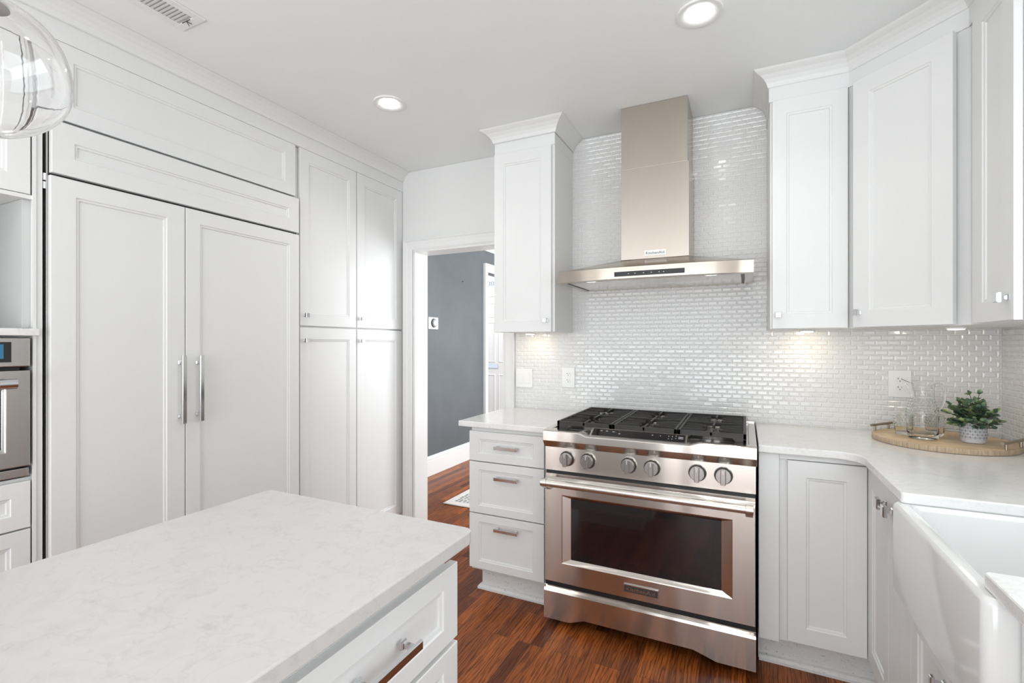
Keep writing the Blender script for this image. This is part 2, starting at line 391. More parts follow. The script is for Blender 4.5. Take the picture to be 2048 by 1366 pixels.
# kitchen doorway casing and jamb lining
def casing_prof(wd=.072, t=.018):
    return [(0, 0), (0, t*.55), (wd*.10, t*.75), (wd*.14, t*.6), (wd*.5, t*.72), (wd*.72, t), (wd*.80, t*1.05), (wd*.92, t*1.5), (wd, t*1.5), (wd, 0)]
mb = MB(); mb.sweep([(-2.139, YW, 0), (-2.139, YW, 1.990), (-1.40, YW, 1.990), (-1.40, YW, 0)], (0, -1, 0), [(-a_ if False else a_*-1, b_) for a_, b_ in casing_prof()])
struct(mb, 'trim_1', 'trim', smooth=False)
struct(MB().box(-2.137, -2.120, YW-.004, YW+.148, 0, 1.978).box(-1.417, -1.399, YW-.004, YW+.148, 0, 1.978).box(-2.137, -1.399, YW-.004, YW+.148, 1.974, 1.991), 'trim_2', 'trim', bevel=.001)

# ------------------------------------------------------------------ hall beyond the doorway
XG = -2.851
struct(MB().box(XG-.12, XG, YW+.145, 5.2, 0, CH-.001).box(XG-.12, XG, 5.2, 6.15, 2.20, CH-.001).box(XG-.12, XG, 6.15, 6.5, 0, CH-.001), 'wall_hall_left', 'hall')
struct(MB().box(XG, .2, 6.5, 6.6, 0, CH-.001).box(-4.6, XG, 6.30, 6.42, 2.62, 2.63), 'wall_hall_end', 'wall')
struct(MB().box(.1, .2, YW+.145, 4.0-.5, 0, CH-.001).box(.1, .2, 5.7, 6.5, 0, CH-.001).box(.1, .2, 3.5, 5.7, 0, .7), 'wall_hall_right', 'wall')
struct(MB().box(-4.6, -4.3, 6.21, 6.33, 0, CH-.001).box(-3.30+.45, XG+.001, 6.21, 6.33, 0, CH-.001).box(-4.6, -4.5, 4.4, 6.21, 0, CH-.001), 'wall_entry', 'wall')
mb = MB().sweep([(XG, YW+.15, 0), (XG, 5.10, 0)], (0, 0, 1), [(0, 0), (.016, 0), (.016, .150), (.012, .158), (.020, .163), (.020, .172), (.010, .192), (0, .196)])
struct(mb, 'baseboard_hall', 'trim')
mb = MB().sweep([(XG, YW+.15, 0), (XG, 6.49, 0)], (0, 0, 1), [(0, CH-.10), (.008, CH-.10), (.012, CH-.085), (.05, CH-.035), (.055, CH-.02), (.075, CH-.012), (.075, CH-.002), (0, CH-.002)])
struct(mb, 'trim_3', 'trim')
mb = MB().sweep([(XG, 5.20, 0), (XG, 5.20, 2.20), (XG, 6.14, 2.20), (XG, 6.14, 0)], (1, 0, 0), [(-a_*1.35, b_*1.2) for a_, b_ in casing_prof()])
struct(mb, 'trim_4', 'trim')
# entry door with mail slot and leaded transom
d = thing('door_1', (-3.2, 6.2, 0), None, None); d['kind'] = 'structure'
mb = MB(); x0 = -3.63; wd = .78
mb.box(x0, x0+wd, 6.20, 6.235, 0, 2.0)
for (pa, pb, qa, qb) in ((.10, .345, .22, .86), (.435, .68, .22, .86), (.10, .345, 1.07, 1.62), (.435, .68, 1.07, 1.62), (.10, .345, 1.72, 1.90), (.435, .68, 1.72, 1.90)):
    mb.sweep([(x0+pa, 6.2, qa), (x0+pb, 6.2, qa), (x0+pb, 6.2, qb), (x0+pa, 6.2, qb)], (0, -1, 0), [(0, 0), (.006, .008), (.018, .004), (.024, 0)], closed=True)
mb.build('door_leaf', 'cab', d, bevel=.002)
MB().box(x0-.09, x0-.004, 6.19, 6.25, 0, 2.44).box(x0+wd+.004, x0+wd+.09, 6.19, 6.25, 0, 2.44).box(x0-.004, x0+wd+.004, 6.19, 6.25, 2.006, 2.07).box(x0-.004, x0+wd+.004, 6.19, 6.25, 2.36, 2.44).build('door_frame', 'trim', d)
MB().box(x0+.15, -3.215, 6.19, 6.199, .965, 1.030).build('mail_slot', 'chrome', d, bevel=.003)
MB().box(x0-.003, x0+wd+.003, 6.22, 6.226, 2.07, 2.36).build('transom_pane', 'glass', d)
mb = MB()
for k in range(24):
    cx = x0+.02+k*.032
    mb.tube([(cx+.022*math.cos(t), 6.212, 2.20+.03*math.sin(t)*(1 if k % 2 else .7)) for t in [2*PI*i/16 for i in range(17)]], .0035, 6)
mb.build('transom_scrollwork', 'greymark', d)

# thermostat and nail on the hall wall
t = thing('thermostat', (XG, 4.09, 1.53), 'small white square thermostat with round chrome dial on the blue grey hall wall', 'thermostat')
MB().box(XG, XG+.012, 3.968, 4.133, 1.47, 1.59).build('base_plate', 'plate', t, bevel=.004)
MB().cyl((XG+.012, 4.052, 1.532), (XG+.022, 4.052, 1.532), .046, .044, 32).build('dial_ring', 'darkmark', t)
MB().cyl((XG+.022, 4.052, 1.532), (XG+.036, 4.052, 1.532), .041, .036, 32).build('dial', 'greymark', t, bevel=.002)
MB().cyl((XG+.036, 4.052, 1.532), (XG+.038, 4.052, 1.532), .026, .024, 32).build('dial_face', 'plate', t)
MB().cyl((XG, 4.613, 2.013), (XG+.02, 4.613, 2.02), .004, .003, 8).build('picture_nail', 'darkmark', None, label='tiny dark nail left in the blue grey hall wall above the thermostat', cat='nail')
# rug
t = thing('rug', (-1.9, 3.75, 0), 'patterned grey rug with pale border lying on the hall floor beyond the doorway', 'rug')
MB().box(-2.19, -1.45, 3.40, 4.8, .001, .010).build('rug_field', 'rug', t)
mb = MB().sweep([(-2.19, 3.40, 0), (-1.45, 3.40, 0), (-1.45, 4.8, 0), (-2.19, 4.8, 0)], (0, 0, 1), [(0, .001), (.055, .001), (.06, .007), (.05, .013), (0, .013)], closed=True)
mb.build('rug_border', 'rugedge', t)

# ------------------------------------------------------------------ cabinet hardware
def knob(parent, p, N, s=.024):
    p, N = V(p), V(N).normalized(); W = V((0, 0, 1)); U = W.cross(N).normalized()
    def sq(h, c): return [p+U*(-h)+W*(-h)+N*c, p+U*h+W*(-h)+N*c, p+U*h+W*h+N*c, p+U*(-h)+W*h+N*c]
    h = s/2
    mb = MB().rings([sq(h*.62, 0), sq(h*.62, .002), sq(h*.42, .004), sq(h*.30, .010), sq(h*.36, .016), sq(h*.98, .018), sq(h, .020), sq(h, .027), sq(h*.86, .030)])
    return mb.build('knob', 'chrome', parent)
def pull(parent, c, L, U, N, bw=.013, bt=.008, out=.030, name='handle'):
    # flat rectangular bar on two stepped square posts; c centre on the face
    c, U, N = V(c), V(U), V(N); W = N.cross(U).normalized()
    mb = MB()
    def ringb(pc, a_, b_, cc): return [pc-U*a_-W*b_+N*cc, pc+U*a_-W*b_+N*cc, pc+U*a_+W*b_+N*cc, pc-U*a_+W*b_+N*cc]
    hb = L/2
    mb.rings([ringb(c, hb-.001, bw/2-.001, out-bt), ringb(c, hb, bw/2, out-bt+.001), ringb(c, hb, bw/2, out-.0015), ringb(c, hb-.0015, bw/2-.0015, out)])
    for s_ in (-1, 1):
        pc = c+U*(s_*(hb-.014*L/.13))
        mb.rings([ringb(pc, .008, .008, 0), ringb(pc, .008, .008, .003), ringb(pc, .0065, .0065, .004), ringb(pc, .0065, .0065, .006), ringb(pc, .0045, .0045, .008), ringb(pc, .0045, .0045, out-bt+.001)])
    return mb.build(name, 'chrome', parent)

# ------------------------------------------------------------------ tall cabinets on the left wall
XK = -2.87
# refrigerator
XD = -2.214
fr = thing('refrigerator', (-2.5, 1.36, 0), 'wide built-in refrigerator with two white panelled doors beside the pantry', 'refrigerator')
MB().box(XK, XD-.062, .828, 1.884, 0, 2.118).build('body', 'steelo', fr)
MB().box(XK, XD-.064, .8135, .8275, .0, 2.118).build('side_panel', 'black', fr)
MB().box(XD-.060, XD-.021, .8270, 1.884, .10, 2.12).build('door_core', 'gap', fr)
MB().box(XD-.060, XD-.020, .8215, .8262, .10, 2.12).build('edge_trim', 'steelo', fr)
MB().box(XD-.045, XD-.021, .832, 1.883, 2.1205, 2.129).build('top_shadow_gap', 'gap', fr)  # dark strip that paints the shadow line above the grille
g_ = MB().shaker((XD-.02, .830, 1.934), (0, 1, 0), (1, 0, 0), 1.054, .188, st=.066, rail=.066).build('grille_panel', 'cab', fr)
MB().shaker((XD-.02, .827, .105), (0, 1, 0), (1, 0, 0), .455, 1.818, st=.073, rail=.062).build('door', 'cab', fr, label='left door')
dl = [o for o in fr.children if o.name.startswith('door') and 'core' not in o.name][-1]
pull(dl, (XD, 1.259, 1.126), .295, (0, 0, 1), (1, 0, 0), bw=.018, bt=.012, out=.040)
dr = MB().shaker((XD-.02, 1.286, .105), (0, 1, 0), (1, 0, 0), .599, 1.818, st=.062, rail=.062).build('door', 'cab', fr, label='right door')
pull(dr, (XD, 1.334, 1.126), .292, (0, 0, 1), (1, 0, 0), bw=.018, bt=.012, out=.040)
MB().cyl((XD-.03, .822, 1.905), (XD-.03, .822, 1.930), .009, seg=16).cyl((XD-.03, .822, 1.875), (XD-.03, .822, 1.90), .009, seg=16).build('hinge', 'chrome', fr)
MB().box(XK, XD-.12, .83, 1.88, 0, .10).build('toe_grille', 'gap', fr)
# cabinet above the refrigerator
oc = thing('overhead_cabinet', (-2.5, 1.36, 2.13), 'long white lift-up cabinet door above the refrigerator', 'cabinet')
MB().box(XK, XF-.022, .815, 1.8925, 2.130, 2.4192).build('body', 'cab', oc)
MB().shaker((XF-.02, .832, 2.137), (0, 1, 0), (1, 0, 0), 1.044, .2822, st=.068, rail=.060).build('door', 'cab', oc)
# pantry
pc = thing('pantry_cabinet', (-2.5, 2.35, 0), 'tall white pantry cabinet with four panelled doors next to the doorway', 'cabinet')
MB().box(XK, XF-.022, 1.894, YW-.002, .10, 2.418).box(XK, XF-.09, 1.894, YW-.002, 0, .10).build('body', 'cab', pc)
for (y0, y1, st, lab) in ((1.905, 2.338, .060, 'left'), (2.345, 2.795, .068, 'right')):
    dd = MB().shaker((XF-.02, y0, 1.425), (0, 1, 0), (1, 0, 0), y1-y0, .9942, st=st, rail=.068).build('door', 'cab', pc, label='upper %s door' % lab)
    knob(dd, (XF, y0+.030, 1.484), (1, 0, 0))
    dd = MB().shaker((XF-.02, y0, .104), (0, 1, 0), (1, 0, 0), y1-y0, 1.312, st=st, rail=.068).build('door', 'cab', pc, label='lower %s door' % lab)
    knob(dd, (XF, y0+.030, 1.342), (1, 0, 0))
# oven tower
tc_ = thing('oven_cabinet', (-2.5, .4, 0), 'tall white cabinet housing the wall oven, left of the refrigerator', 'cabinet')
mb = MB()
mb.box(XK, XF-.002, .788, .812, 0, 2.418).box(XK, XF-.002, .0, .022, 0, 2.418).box(XK, XF-.002, .022, .788, 1.826, 1.84).box(XK, XF-.022, .022, .788, 1.84, 2.418)
mb.box(XK, XK+.02, .022, .788, .10, 1.826).box(XK+.02, XF-.022, .022, .788, .10, .86).box(XK+.02, XF-.05, .022, .788, 1.346, 1.3505)
mb.build('body', 'cab', tc_)
MB().box(XF-.003, XF+.004, .7845, .7935, .10, 2.418).build('face_bead', 'cab', tc_)
MB().shaker((XF-.02, .024, 1.842), (0, 1, 0), (1, 0, 0), .756, .573, st=.06).build('door', 'cab', tc_)
for z0, z1, lb in ((.690, .850, 'upper drawer'), (.40, .684, 'middle drawer'), (.11, .394, 'lower drawer')):
    dd = MB().shaker((XF-.02, .024, z0), (0, 1, 0), (1, 0, 0), .756, z1-z0, st=.05).build('drawer', 'cab', tc_, label=lb)
    pull(dd, (XF, .40, (z0+z1)/2), .13, (0, 1, 0), (1, 0, 0))
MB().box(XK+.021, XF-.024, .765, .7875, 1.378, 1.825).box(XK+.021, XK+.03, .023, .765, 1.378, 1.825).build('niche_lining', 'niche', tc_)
MB().prism([(XK+.031, .0235), (XF-.001, .0235), (XF-.001, .003), (XF+.018, .003), (XF+.018, .799), (XF-.001, .799), (XF-.001, .7645), (XK+.031, .7645)], 'z', 1.3515, 1.3765).build('niche_shelf', 'quartz', None, bevel=.003, label='pale quartz shelf slab in the open niche above the wall oven', cat='shelf')
ov = thing('wall_oven', (-2.5, .4, .88), 'stainless steel wall oven with blue display in the tall white cabinet', 'oven')
MB().box(XK+.022, XF-.023, .05, .76, .865, 1.340).build('body', 'black', ov)
cp = MB().box(XF-.022, XF+.012, .03, .776, 1.245, 1.344).build('control_panel', 'steelo', ov, bevel=.004)
bz = MB().box(XF+.012, XF+.0135, .24, .727, 1.262, 1.330).build('display_bezel', 'blackglass', cp)
MB().box(XF+.0135, XF+.014, .26, .708, 1.274, 1.322).build('display_screen', 'screen', cp)
dd = MB(); dd.shaker((XF-.02, .03, .905), (0, 1, 0), (1, 0, 0), .746, .328, st=.062, t=.03, rec=.012, rail=.055)
dd = dd.build('door', 'steelo', ov, bevel=.002)
MB().box(XF-.002, XF+.001, .104, .702, .972, 1.166).build('window', 'blackglass', dd)
mb = MB().cyl((XF+.062, .07, 1.192), (XF+.062, .712, 1.192), .014, seg=20)
mb.build('handle', 'steelp', dd, smooth=True)
for yy in (.085, .699): MB().cyl((XF+.008, yy, 1.192), (XF+.048, yy, 1.192), .010, seg=16).cyl((XF+.062, yy-.018, 1.192), (XF+.062, yy+.024, 1.192), .0165, seg=20).build('handle_post', 'chrome', dd, smooth=True)
MB().box(XF-.022, XF-.001, .03, .776, .868, .897).build('vent_strip', 'steelo', ov, bevel=.002)
# frieze and crown along the whole run
mb = MB().sweep([(XF-.001, 0, 0), (XF-.001, YW-.001, 0)], (0, 0, 1), [(-.02, 2.420), (.002, 2.420), (.002, 2.502), (-.02, 2.502)])
struct(mb, 'trim_5', 'cab')
CROWN = [(0, 2.487), (.003, 2.484), (.008, 2.487), (.010, 2.495), (.014, 2.505), (.024, 2.520), (.040, 2.535), (.054, 2.543), (.060, 2.547), (.066, 2.553), (.066, CH-.0005), (0, CH-.0005)]
mb = MB().sweep([(XF+.001, 0, 0), (XF+.001, YW-.001, 0)], (0, 0, 1), [(a_, b_+(.008 if b_ < 2.55 else 0)) for a_, b_ in CROWN])
struct(mb, 'trim_6', 'cab')
MB().box(XK, XF-.023, 0, YW-.002, 2.4195, CH-.002).build('cabinet_soffit', 'cab', None).__setitem__('kind', 'structure')

# ------------------------------------------------------------------ upper cabinets
ZB, ZT, ZF = 1.390, 2.420, 2.486
U1 = thing('upper_cabinet', (-1.13, 2.65, ZB), 'narrow white upper cabinet left of the range hood beside the doorway', 'cabinet')
MB().box(-1.311, -.943, 2.492, YW-.007, ZB, ZF).build('body', 'cab', U1, bevel=.001)
MB().box(-1.313, -.941, 2.486, YW-.010, ZT+.001, ZF-.001).build('frieze', 'cab', U1, bevel=.0012)
dd = MB().shaker((-1.309, 2.491, ZB), (1, 0, 0), (0, -1, 0), .352, ZT-ZB-.004, st=.060, rail=.064).build('door', 'cab', U1)
knob(dd, (-.986, 2.471, 1.452), (0, -1, 0))
mb = MB().sweep([(-1.313, YW-.01, 0), (-1.313, 2.486, 0), (-.941, 2.486, 0), (-.941, YW-.01, 0)], (0, 0, 1), [(a_, b_) for a_, b_ in CROWN])
mb.build('crown', 'cab', U1)
U2 = thing('upper_cabinet', (.25, 2.65, ZB), 'narrow white upper cabinet right of the range hood', 'cabinet')
MB().box(.101, .3995, 2.492, YW-.007, ZB, ZF).build('body', 'cab', U2, bevel=.001)
dd = MB().shaker((.110, 2.491, ZB+.002), (1, 0, 0), (0, -1, 0), .284, ZT-ZB-.004, st=.056, rail=.064).build('door', 'cab', U2)
knob(dd, (.132, 2.471, 1.452), (0, -1, 0))
U3 = thing('upper_cabinet', (.6, 2.5, ZB), 'white diagonal corner upper cabinet over the wooden tray', 'cabinet')
P3 = [(.4005, YW-.007), (.4005, 2.492), (.702, 2.1905), (XR-.007, 2.1905), (XR-.007, YW-.007)]
MB().prism(P3, 'z', ZB, ZF).build('body', 'cab', U3)
du = V((1, -1, 0)).normalized(); dn = V((-1, -1, 0)).normalized()
p0 = V((.4185, 2.4475, ZB+.002))
dd = MB().shaker(tuple(p0), tuple(du), tuple(dn), .350, ZT-ZB-.006, st=.066, rail=.068).build('door', 'cab', U3)
kp = p0+dn*.02+du*.026; knob(dd, (kp.x, kp.y, 1.452), tuple(dn))
U4 = thing('upper_cabinet', (.8, 2.0, ZB), 'white upper cabinet at the right edge above the sink end of the counter', 'cabinet')
MB().box(.702, XR-.007, 1.832, 2.190, ZB, ZF).build('body', 'cab', U4, bevel=.001)
dd = MB().shaker((.701, 1.840, ZB+.002), (0, 1, 0), (-1, 0, 0), .276, ZT-ZB-.004, st=.073, rail=.064).build('door', 'cab', U4)
knob(dd, (.681, 1.872, 1.458), (-1, 0, 0), s=.028)
# frieze and crown linking the three right-hand cabinets
PTH = [(.100, YW-.011, 0), (.100, 2.4895, 0), (.4005, 2.4895, 0), (.6995, 2.1905, 0), (.6995, 1.832, 0)]
struct(MB().sweep(PTH, (0, 0, 1), [(-.001, ZT+.001), (.003, ZT+.001), (.003, ZF), (-.001, ZF)]), 'trim_7', 'cab')
struct(MB().sweep(PTH, (0, 0, 1), CROWN), 'trim_8', 'cab')
struct(MB().prism([(.1005, YW-.007), (.1005, 2.4905), (.4, 2.4905), (.701, 2.1915), (.701, 1.8325), (XR-.007, 1.8325), (XR-.007, YW-.007)], 'z', ZF+.0005, CH-.001).box(-1.312, -.942, 2.4865, YW-.008, ZF+.0005, CH-.001), 'trim_9', 'cab')
# puck lights under the uppers
def puck(x, y, lab, pw=1.1, tilt=(0, .35, -1)):
    t = thing('puck_light', (x, y, ZB-.012), lab, 'light', 'puck lights under the upper cabinets')
    MB().cyl((x, y, ZB-.001), (x, y, ZB-.009), .034, .032, 28).build('housing', 'plate', t)
    MB().cyl((x, y, ZB-.009), (x, y, ZB-.012), .026, .024, 24).build('lens', 'puck', t)
    area('puck_beam', (x, y, ZB-.016), tilt, .04, .04, pw, (1, .82, .58), 'DISK')
puck(-1.165, 2.66, 'small puck light glowing under the narrow cabinet beside the doorway', .24)
puck(.262, 2.66, 'small puck light glowing under the narrow cabinet right of the hood', .24)
puck(.735, 2.43, 'small puck light glowing under the diagonal corner cabinet', .22)

# ------------------------------------------------------------------ counters
YC = 2.192; XC = .387
MB().box(-1.378, -.869, YC, YW-.0022, .885, .9145).build('countertop', 'quartz', None, bevel=.004, label='short pale quartz countertop left of the range, ending at the doorway', cat='countertop')
arc = [(.300+.087*math.sin(t), (YC-.087)+.087*math.cos(t)) for t in [PI/2*i/10 for i in range(11)]]
poly = [(.048, YC), (.20, YC)] + arc + [(XC, 1.668), (.393, 1.664), (.86, 1.664), (.86, 1.157), (.393, 1.157), (XC, 1.151), (XC, -.90), (XR-.003, -.90), (XR-.003, YW-.0022), (.048, YW-.0022)]
MB().prism(poly, 'z', .885, .9145).build('countertop', 'quartz', None, bevel=.004, label='long pale quartz countertop turning the corner right of the range and around the sink', cat='countertop')

# ------------------------------------------------------------------ base cabinets
def toe(parent, x0, x1, y, side=0):
    MB().box(x0, x1, y, y+.03, .012, .125).build('toe_kick', 'cab', parent)
B1 = thing('drawer_cabinet', (-1.1, 2.5, 0), 'white base cabinet with three drawers left of the range', 'cabinet')
MB().box(-1.318, -.870, 2.236, YW-.003, .125, .884).build('body', 'cab', B1)
MB().box(-1.318, -.870, 2.2325, 2.2355, .862, .884).build('top_rail', 'cab', B1)
for z0, z1, zh, lb in ((.706, .862, .787, 'top drawer'), (.432, .700, .628, 'middle drawer'), (.140, .426, .364, 'bottom drawer')):
    dd = MB().shaker((-1.323, 2.235, z0), (1, 0, 0), (0, -1, 0), .428, z1-z0, st=.058, rail=.040).build('drawer', 'cab', B1, label=lb)
    pull(dd, (-1.098, 2.215, zh), .134, (1, 0, 0), (0, -1, 0), bw=.017, bt=.008, out=.028)
MB().box(-1.285, -.870, 2.290, 2.75, .0005, .125).build('toe_kick', 'scuff', B1)
MB().sweep([(-1.285, 2.75, 0), (-1.285, 2.290, 0), (-.870, 2.290, 0)], (0, 0, 1), [(0, 0.0005), (.020, 0.0005), (.020, .012), (.012, .022), (0, .026)]).build('shoe_moulding', 'scuff', B1)
B2 = thing('corner_base_cabinet', (.3, 2.5, 0), 'white corner base cabinet with hinged door right of the range', 'cabinet')
MB().prism([(.049, 2.236), (.436, 2.236), (.436, 1.785), (XR-.003, 1.785), (XR-.003, YW-.003), (.049, YW-.003)], 'z', .125, .884).build('body', 'cab', B2)
MB().box(.050, .1225, 2.214, 2.2355, .125, .882).build('filler', 'cab', B2, bevel=.001)
MB().box(.1235, .4355, 2.2225, 2.2355, .862, .884).build('top_rail', 'cab', B2)
MB().shaker((.152, 2.235, .137), (1, 0, 0), (0, -1, 0), .262, .722, st=.064, rail=.064).build('door', 'cab', B2, label='wide leaf facing the room')
d2 = MB().shaker((.435, 1.925, .137), (0, 1, 0), (-1, 0, 0), .287, .722, st=.060, rail=.064).build('door', 'cab', B2, label='folded leaf facing left')
knob(d2, (.415, 1.952, .800), (-1, 0, 0), s=.034)
k2 = knob(B2, (.4145, 1.870, .800), (-1, 0, 0), s=.034)
MB().box(.415, .4355, 1.7855, 1.921, .125, .884).build('side_stile', 'cab', B2)
MB().tube([(.412, 1.948, .795), (.402, 1.935, .788), (.398, 1.915, .786), (.400, 1.890, .792), (.408, 1.878, .798)], .0048, 8).build('latch_strap', 'knobm', B2)
MB().box(.049, .470, 2.290, 2.75, .0005, .125).box(.470, .9, 1.785, 2.75, .0005, .125).build('toe_kick', 'scuff', B2)
MB().sweep([(.052, 2.290, 0), (.470, 2.290, 0), (.470, 1.79, 0)], (0, 0, 1), [(0, 0.0005), (.020, 0.0005), (.020, .012), (.012, .022), (0, .026)]).build('shoe_moulding', 'scuff', B2)
# sink base and cabinets nearer the camera on the right
B3 = thing('sink_base_cabinet', (.7, 1.4, 0), 'white base cabinet under the apron sink', 'cabinet')
MB().box(.436, XR-.003, 1.1045, 1.784, .125, .62).box(.436, .452, 1.7, 1.784, .62, .884).box(.47, XR-.003, 1.1045, 1.784, .0005, .125).build('body', 'cab', B3)
dd = MB().shaker((.435, 1.398, .137), (0, 1, 0), (-1, 0, 0), .293, .468, st=.055).build('door', 'cab', B3, label='far door'); pull(dd, (.415, 1.43, .49), .13, (0, 0, 1), (-1, 0, 0), out=.03)
dd = MB().shaker((.435, 1.108, .137), (0, 1, 0), (-1, 0, 0), .286, .468, st=.055).build('door', 'cab', B3, label='near door'); pull(dd, (.415, 1.36, .49), .13, (0, 0, 1), (-1, 0, 0), out=.03)
MB().box(.415, .4355, 1.694, 1.784, .125, .884).build('side_stile', 'cab', B3)
B4 = thing('base_cabinet', (.7, .4, 0), 'white base cabinet at the bottom right corner, nearer than the sink', 'cabinet')
MB().box(.436, XR-.003, -.88, 1.1035, .125, .884).box(.47, XR-.003, -.88, 1.1035, .0005, .125).build('body', 'cab', B4)
for k in range(3):
    y1 = 1.095-k*.62
    MB().shaker((.435, y1-.61, .137), (0, 1, 0), (-1, 0, 0), .61, .722, st=.062).build('door', 'cab', B4)

# apron sink
sk = thing('apron_sink', (.6, 1.4, .62), 'white fireclay apron-front farmhouse sink set between the two counters', 'sink')
mb = MB()
def rr(x0, x1, y0, y1, r, z, n=5):
    pts = []
    for cx, cy, a0 in ((x1-r, y1-r, 0), (x0+r, y1-r, PI/2), (x0+r, y0+r, PI), (x1-r, y0+r, 3*PI/2)):
        for i in range(n+1): t = a0+PI/2*i/n; pts.append((cx+r*math.cos(t), cy+r*math.sin(t), z))
    return pts
x0, x1, y0, y1 = .371, .88, 1.105, 1.692
R = [rr(x0+.012, x1-.012, y0+.012, y1-.012, .012, .634), rr(x0+.003, x1-.003, y0+.003, y1-.003, .018, .640), rr(x0, x1, y0, y1, .020, .650), rr(x0, x1, y0, y1, .020, .872),
     rr(x0+.002, x1-.002, y0+.002, y1-.002, .019, .879), rr(x0+.007, x1-.007, y0+.007, y1-.007, .016, .8842), rr(x0+.014, x1-.014, y0+.014, y1-.014, .012, .8846),
     rr(x0+.030, x1-.030, y0+.022, y1-.022, .012, .8846), rr(x0+.036, x1-.034, y0+.027, y1-.027, .02, .880), rr(x0+.040, x1-.036, y0+.030, y1-.030, .022, .868), rr(x0+.044, x1-.040, y0+.036, y1-.036, .03, .70), rr(x0+.06, x1-.06, y0+.06, y1-.06, .03, .672)]
mb.rings(R, True, True); mb.build('basin', 'porc', sk, smooth=True)
MB().cyl((.63, 1.4, .6725), (.63, 1.4, .675), .045, seg=32).build('drain', 'chrome', sk)

# ------------------------------------------------------------------ range
RX0, RX1, RY = -.866, .042, 2.127
rg = thing('range', (-.412, 2.45, 0), 'stainless steel six-burner gas range with oven between the base cabinets', 'stove')
MB().box(RX0+.004, RX1-.004, 2.168, YW-.012, .10, .900).box(RX0+.05, RX1-.05, 2.22, 2.7, .035, .10).build('body', 'black', rg)
for (xx, yy) in ((RX0+.06, 2.24), (RX1-.06, 2.24), (RX0+.06, 2.72), (RX1-.06, 2.72)):
    MB().cyl((xx, yy, 0), (xx, yy, .10), .018, seg=16).build('leg', 'black', rg)
# cooktop deck
MB().box(RX0+.004, RX1-.004, 2.20, YW-.012, .9005, .912).box(RX0, RX0+.030, 2.165, YW-.012, .9005, .918).box(RX1-.030, RX1, 2.165, YW-.012, .9005, .918).box(RX0, RX1, YW-.028, YW-.012, .912, .925).build('cooktop', 'steelp', rg, bevel=.0015)
# front rim: full profile at both ends, lowered in the middle around the sloping display
def rimseg(mb, xa, xb, za, zb):
    # za/zb: top front height at xa/xb
    def pr(x, zt): return [(x, 2.168, .832), (x, 2.150, .834), (x, RY, .866), (x, RY, zt-.004), (x, RY+.004, zt), (x, 2.150, min(zt+.004, .917) if zt < .91 else .917), (x, 2.2, .917), (x, 2.2, .832)]
    mb.rings([pr(xa, za), pr(xb, zb)], True, True)
mb = MB(); rimseg(mb, RX0, -.690, .915, .915); rimseg(mb, -.690, -.655, .915, .902); rimseg(mb, -.655, -.210, .902, .902); rimseg(mb, -.210, -.172, .902, .915); rimseg(mb, -.172, RX1, .915, .915)
bmesh.ops.remove_doubles(mb.b, verts=mb.b.verts[:], dist=.0001)
mb.build('front_rim', 'steel', rg, bevel=.001)
dp = MB().prism([(2.140, .903), (2.196, .932), (2.203, .932), (2.203, .905), (2.15, .900)], 'x', -.642, -.222).build('display_housing', 'steelp', rg, bevel=.0012)
n_ = V((0, -.029, .056)).normalized()
def dpt(x, s_, off): return (x, 2.140+.056*s_+n_.y*off, .903+.029*s_+n_.z*off)
MB().rings([[dpt(-.634, .12, .0), dpt(-.230, .12, .0), dpt(-.230, .92, .0), dpt(-.634, .92, .0)], [dpt(-.634, .12, .0008), dpt(-.230, .12, .0008), dpt(-.230, .92, .0008), dpt(-.634, .92, .0008)]]).build('display_glass', 'blackglass', dp)
for (xa, sa, wx) in ((-.60, .65, .010), (-.575, .65, .010), (-.545, .62, .012), (-.515, .45, .008), (-.30, .62, .004), (-.30, .35, .004), (-.285, .62, .004), (-.285, .35, .004), (-.27, .7, .004), (-.27, .45, .004), (-.37, .6, .006), (-.335, .6, .004), (-.258, .6, .020), (-.258, .45, .020)):
    q = [dpt(xa, sa, .0009), dpt(xa+wx, sa, .0009), dpt(xa+wx, sa+.09, .0009), dpt(xa, sa+.09, .0009)]
    mb = MB(); mb.b.faces.new([mb.b.verts.new(p) for p in q]); mb.build('display_mark', 'greymark', dp)
# control panel
MB().prism([(2.168, .722), (2.152, .724), (2.152, .834), (2.168, .834)], 'x', RX0+.004, RX1-.004).build('control_panel', 'steel', rg)
MB().box(RX0+.006, RX1-.006, 2.160, 2.169, .700, .7225).build('vent_slot', 'black', rg)
for kx in (-.752, -.651, -.465, -.364, -.180, -.080):
    z = .786; y = 2.152
    kb = MB().cyl((kx, y, z), (kx, y-.004, z), .036, .036, 40).cyl((kx, y-.004, z), (kx, y-.010, z), .036, .033, 40).build('knob', 'steelp', rg, smooth=True)
    MB().cyl((kx, y-.010, z), (kx, y-.0115, z), .0335, .0335, 40).build('gasket', 'black', kb, smooth=True)
    MB().cyl((kx, y-.0115, z), (kx, y-.032, z), .0305, .029, 40).build('dial', 'knobm', kb, bevel=.0015, smooth=True)
    MB().prism([(kx-.0095, z-.0315), (kx+.0095, z-.0315), (kx+.0095, z+.028), (kx+.006, z+.031), (kx-.006, z+.031), (kx-.0095, z+.028)], 'y', y-.045, y-.0321).build('grip', 'knobm', kb, bevel=.002)
    MB().box(kx-.001, kx+.001, y-.0455, y-.045, z+.012, z+.028).build('pointer', 'white', kb)
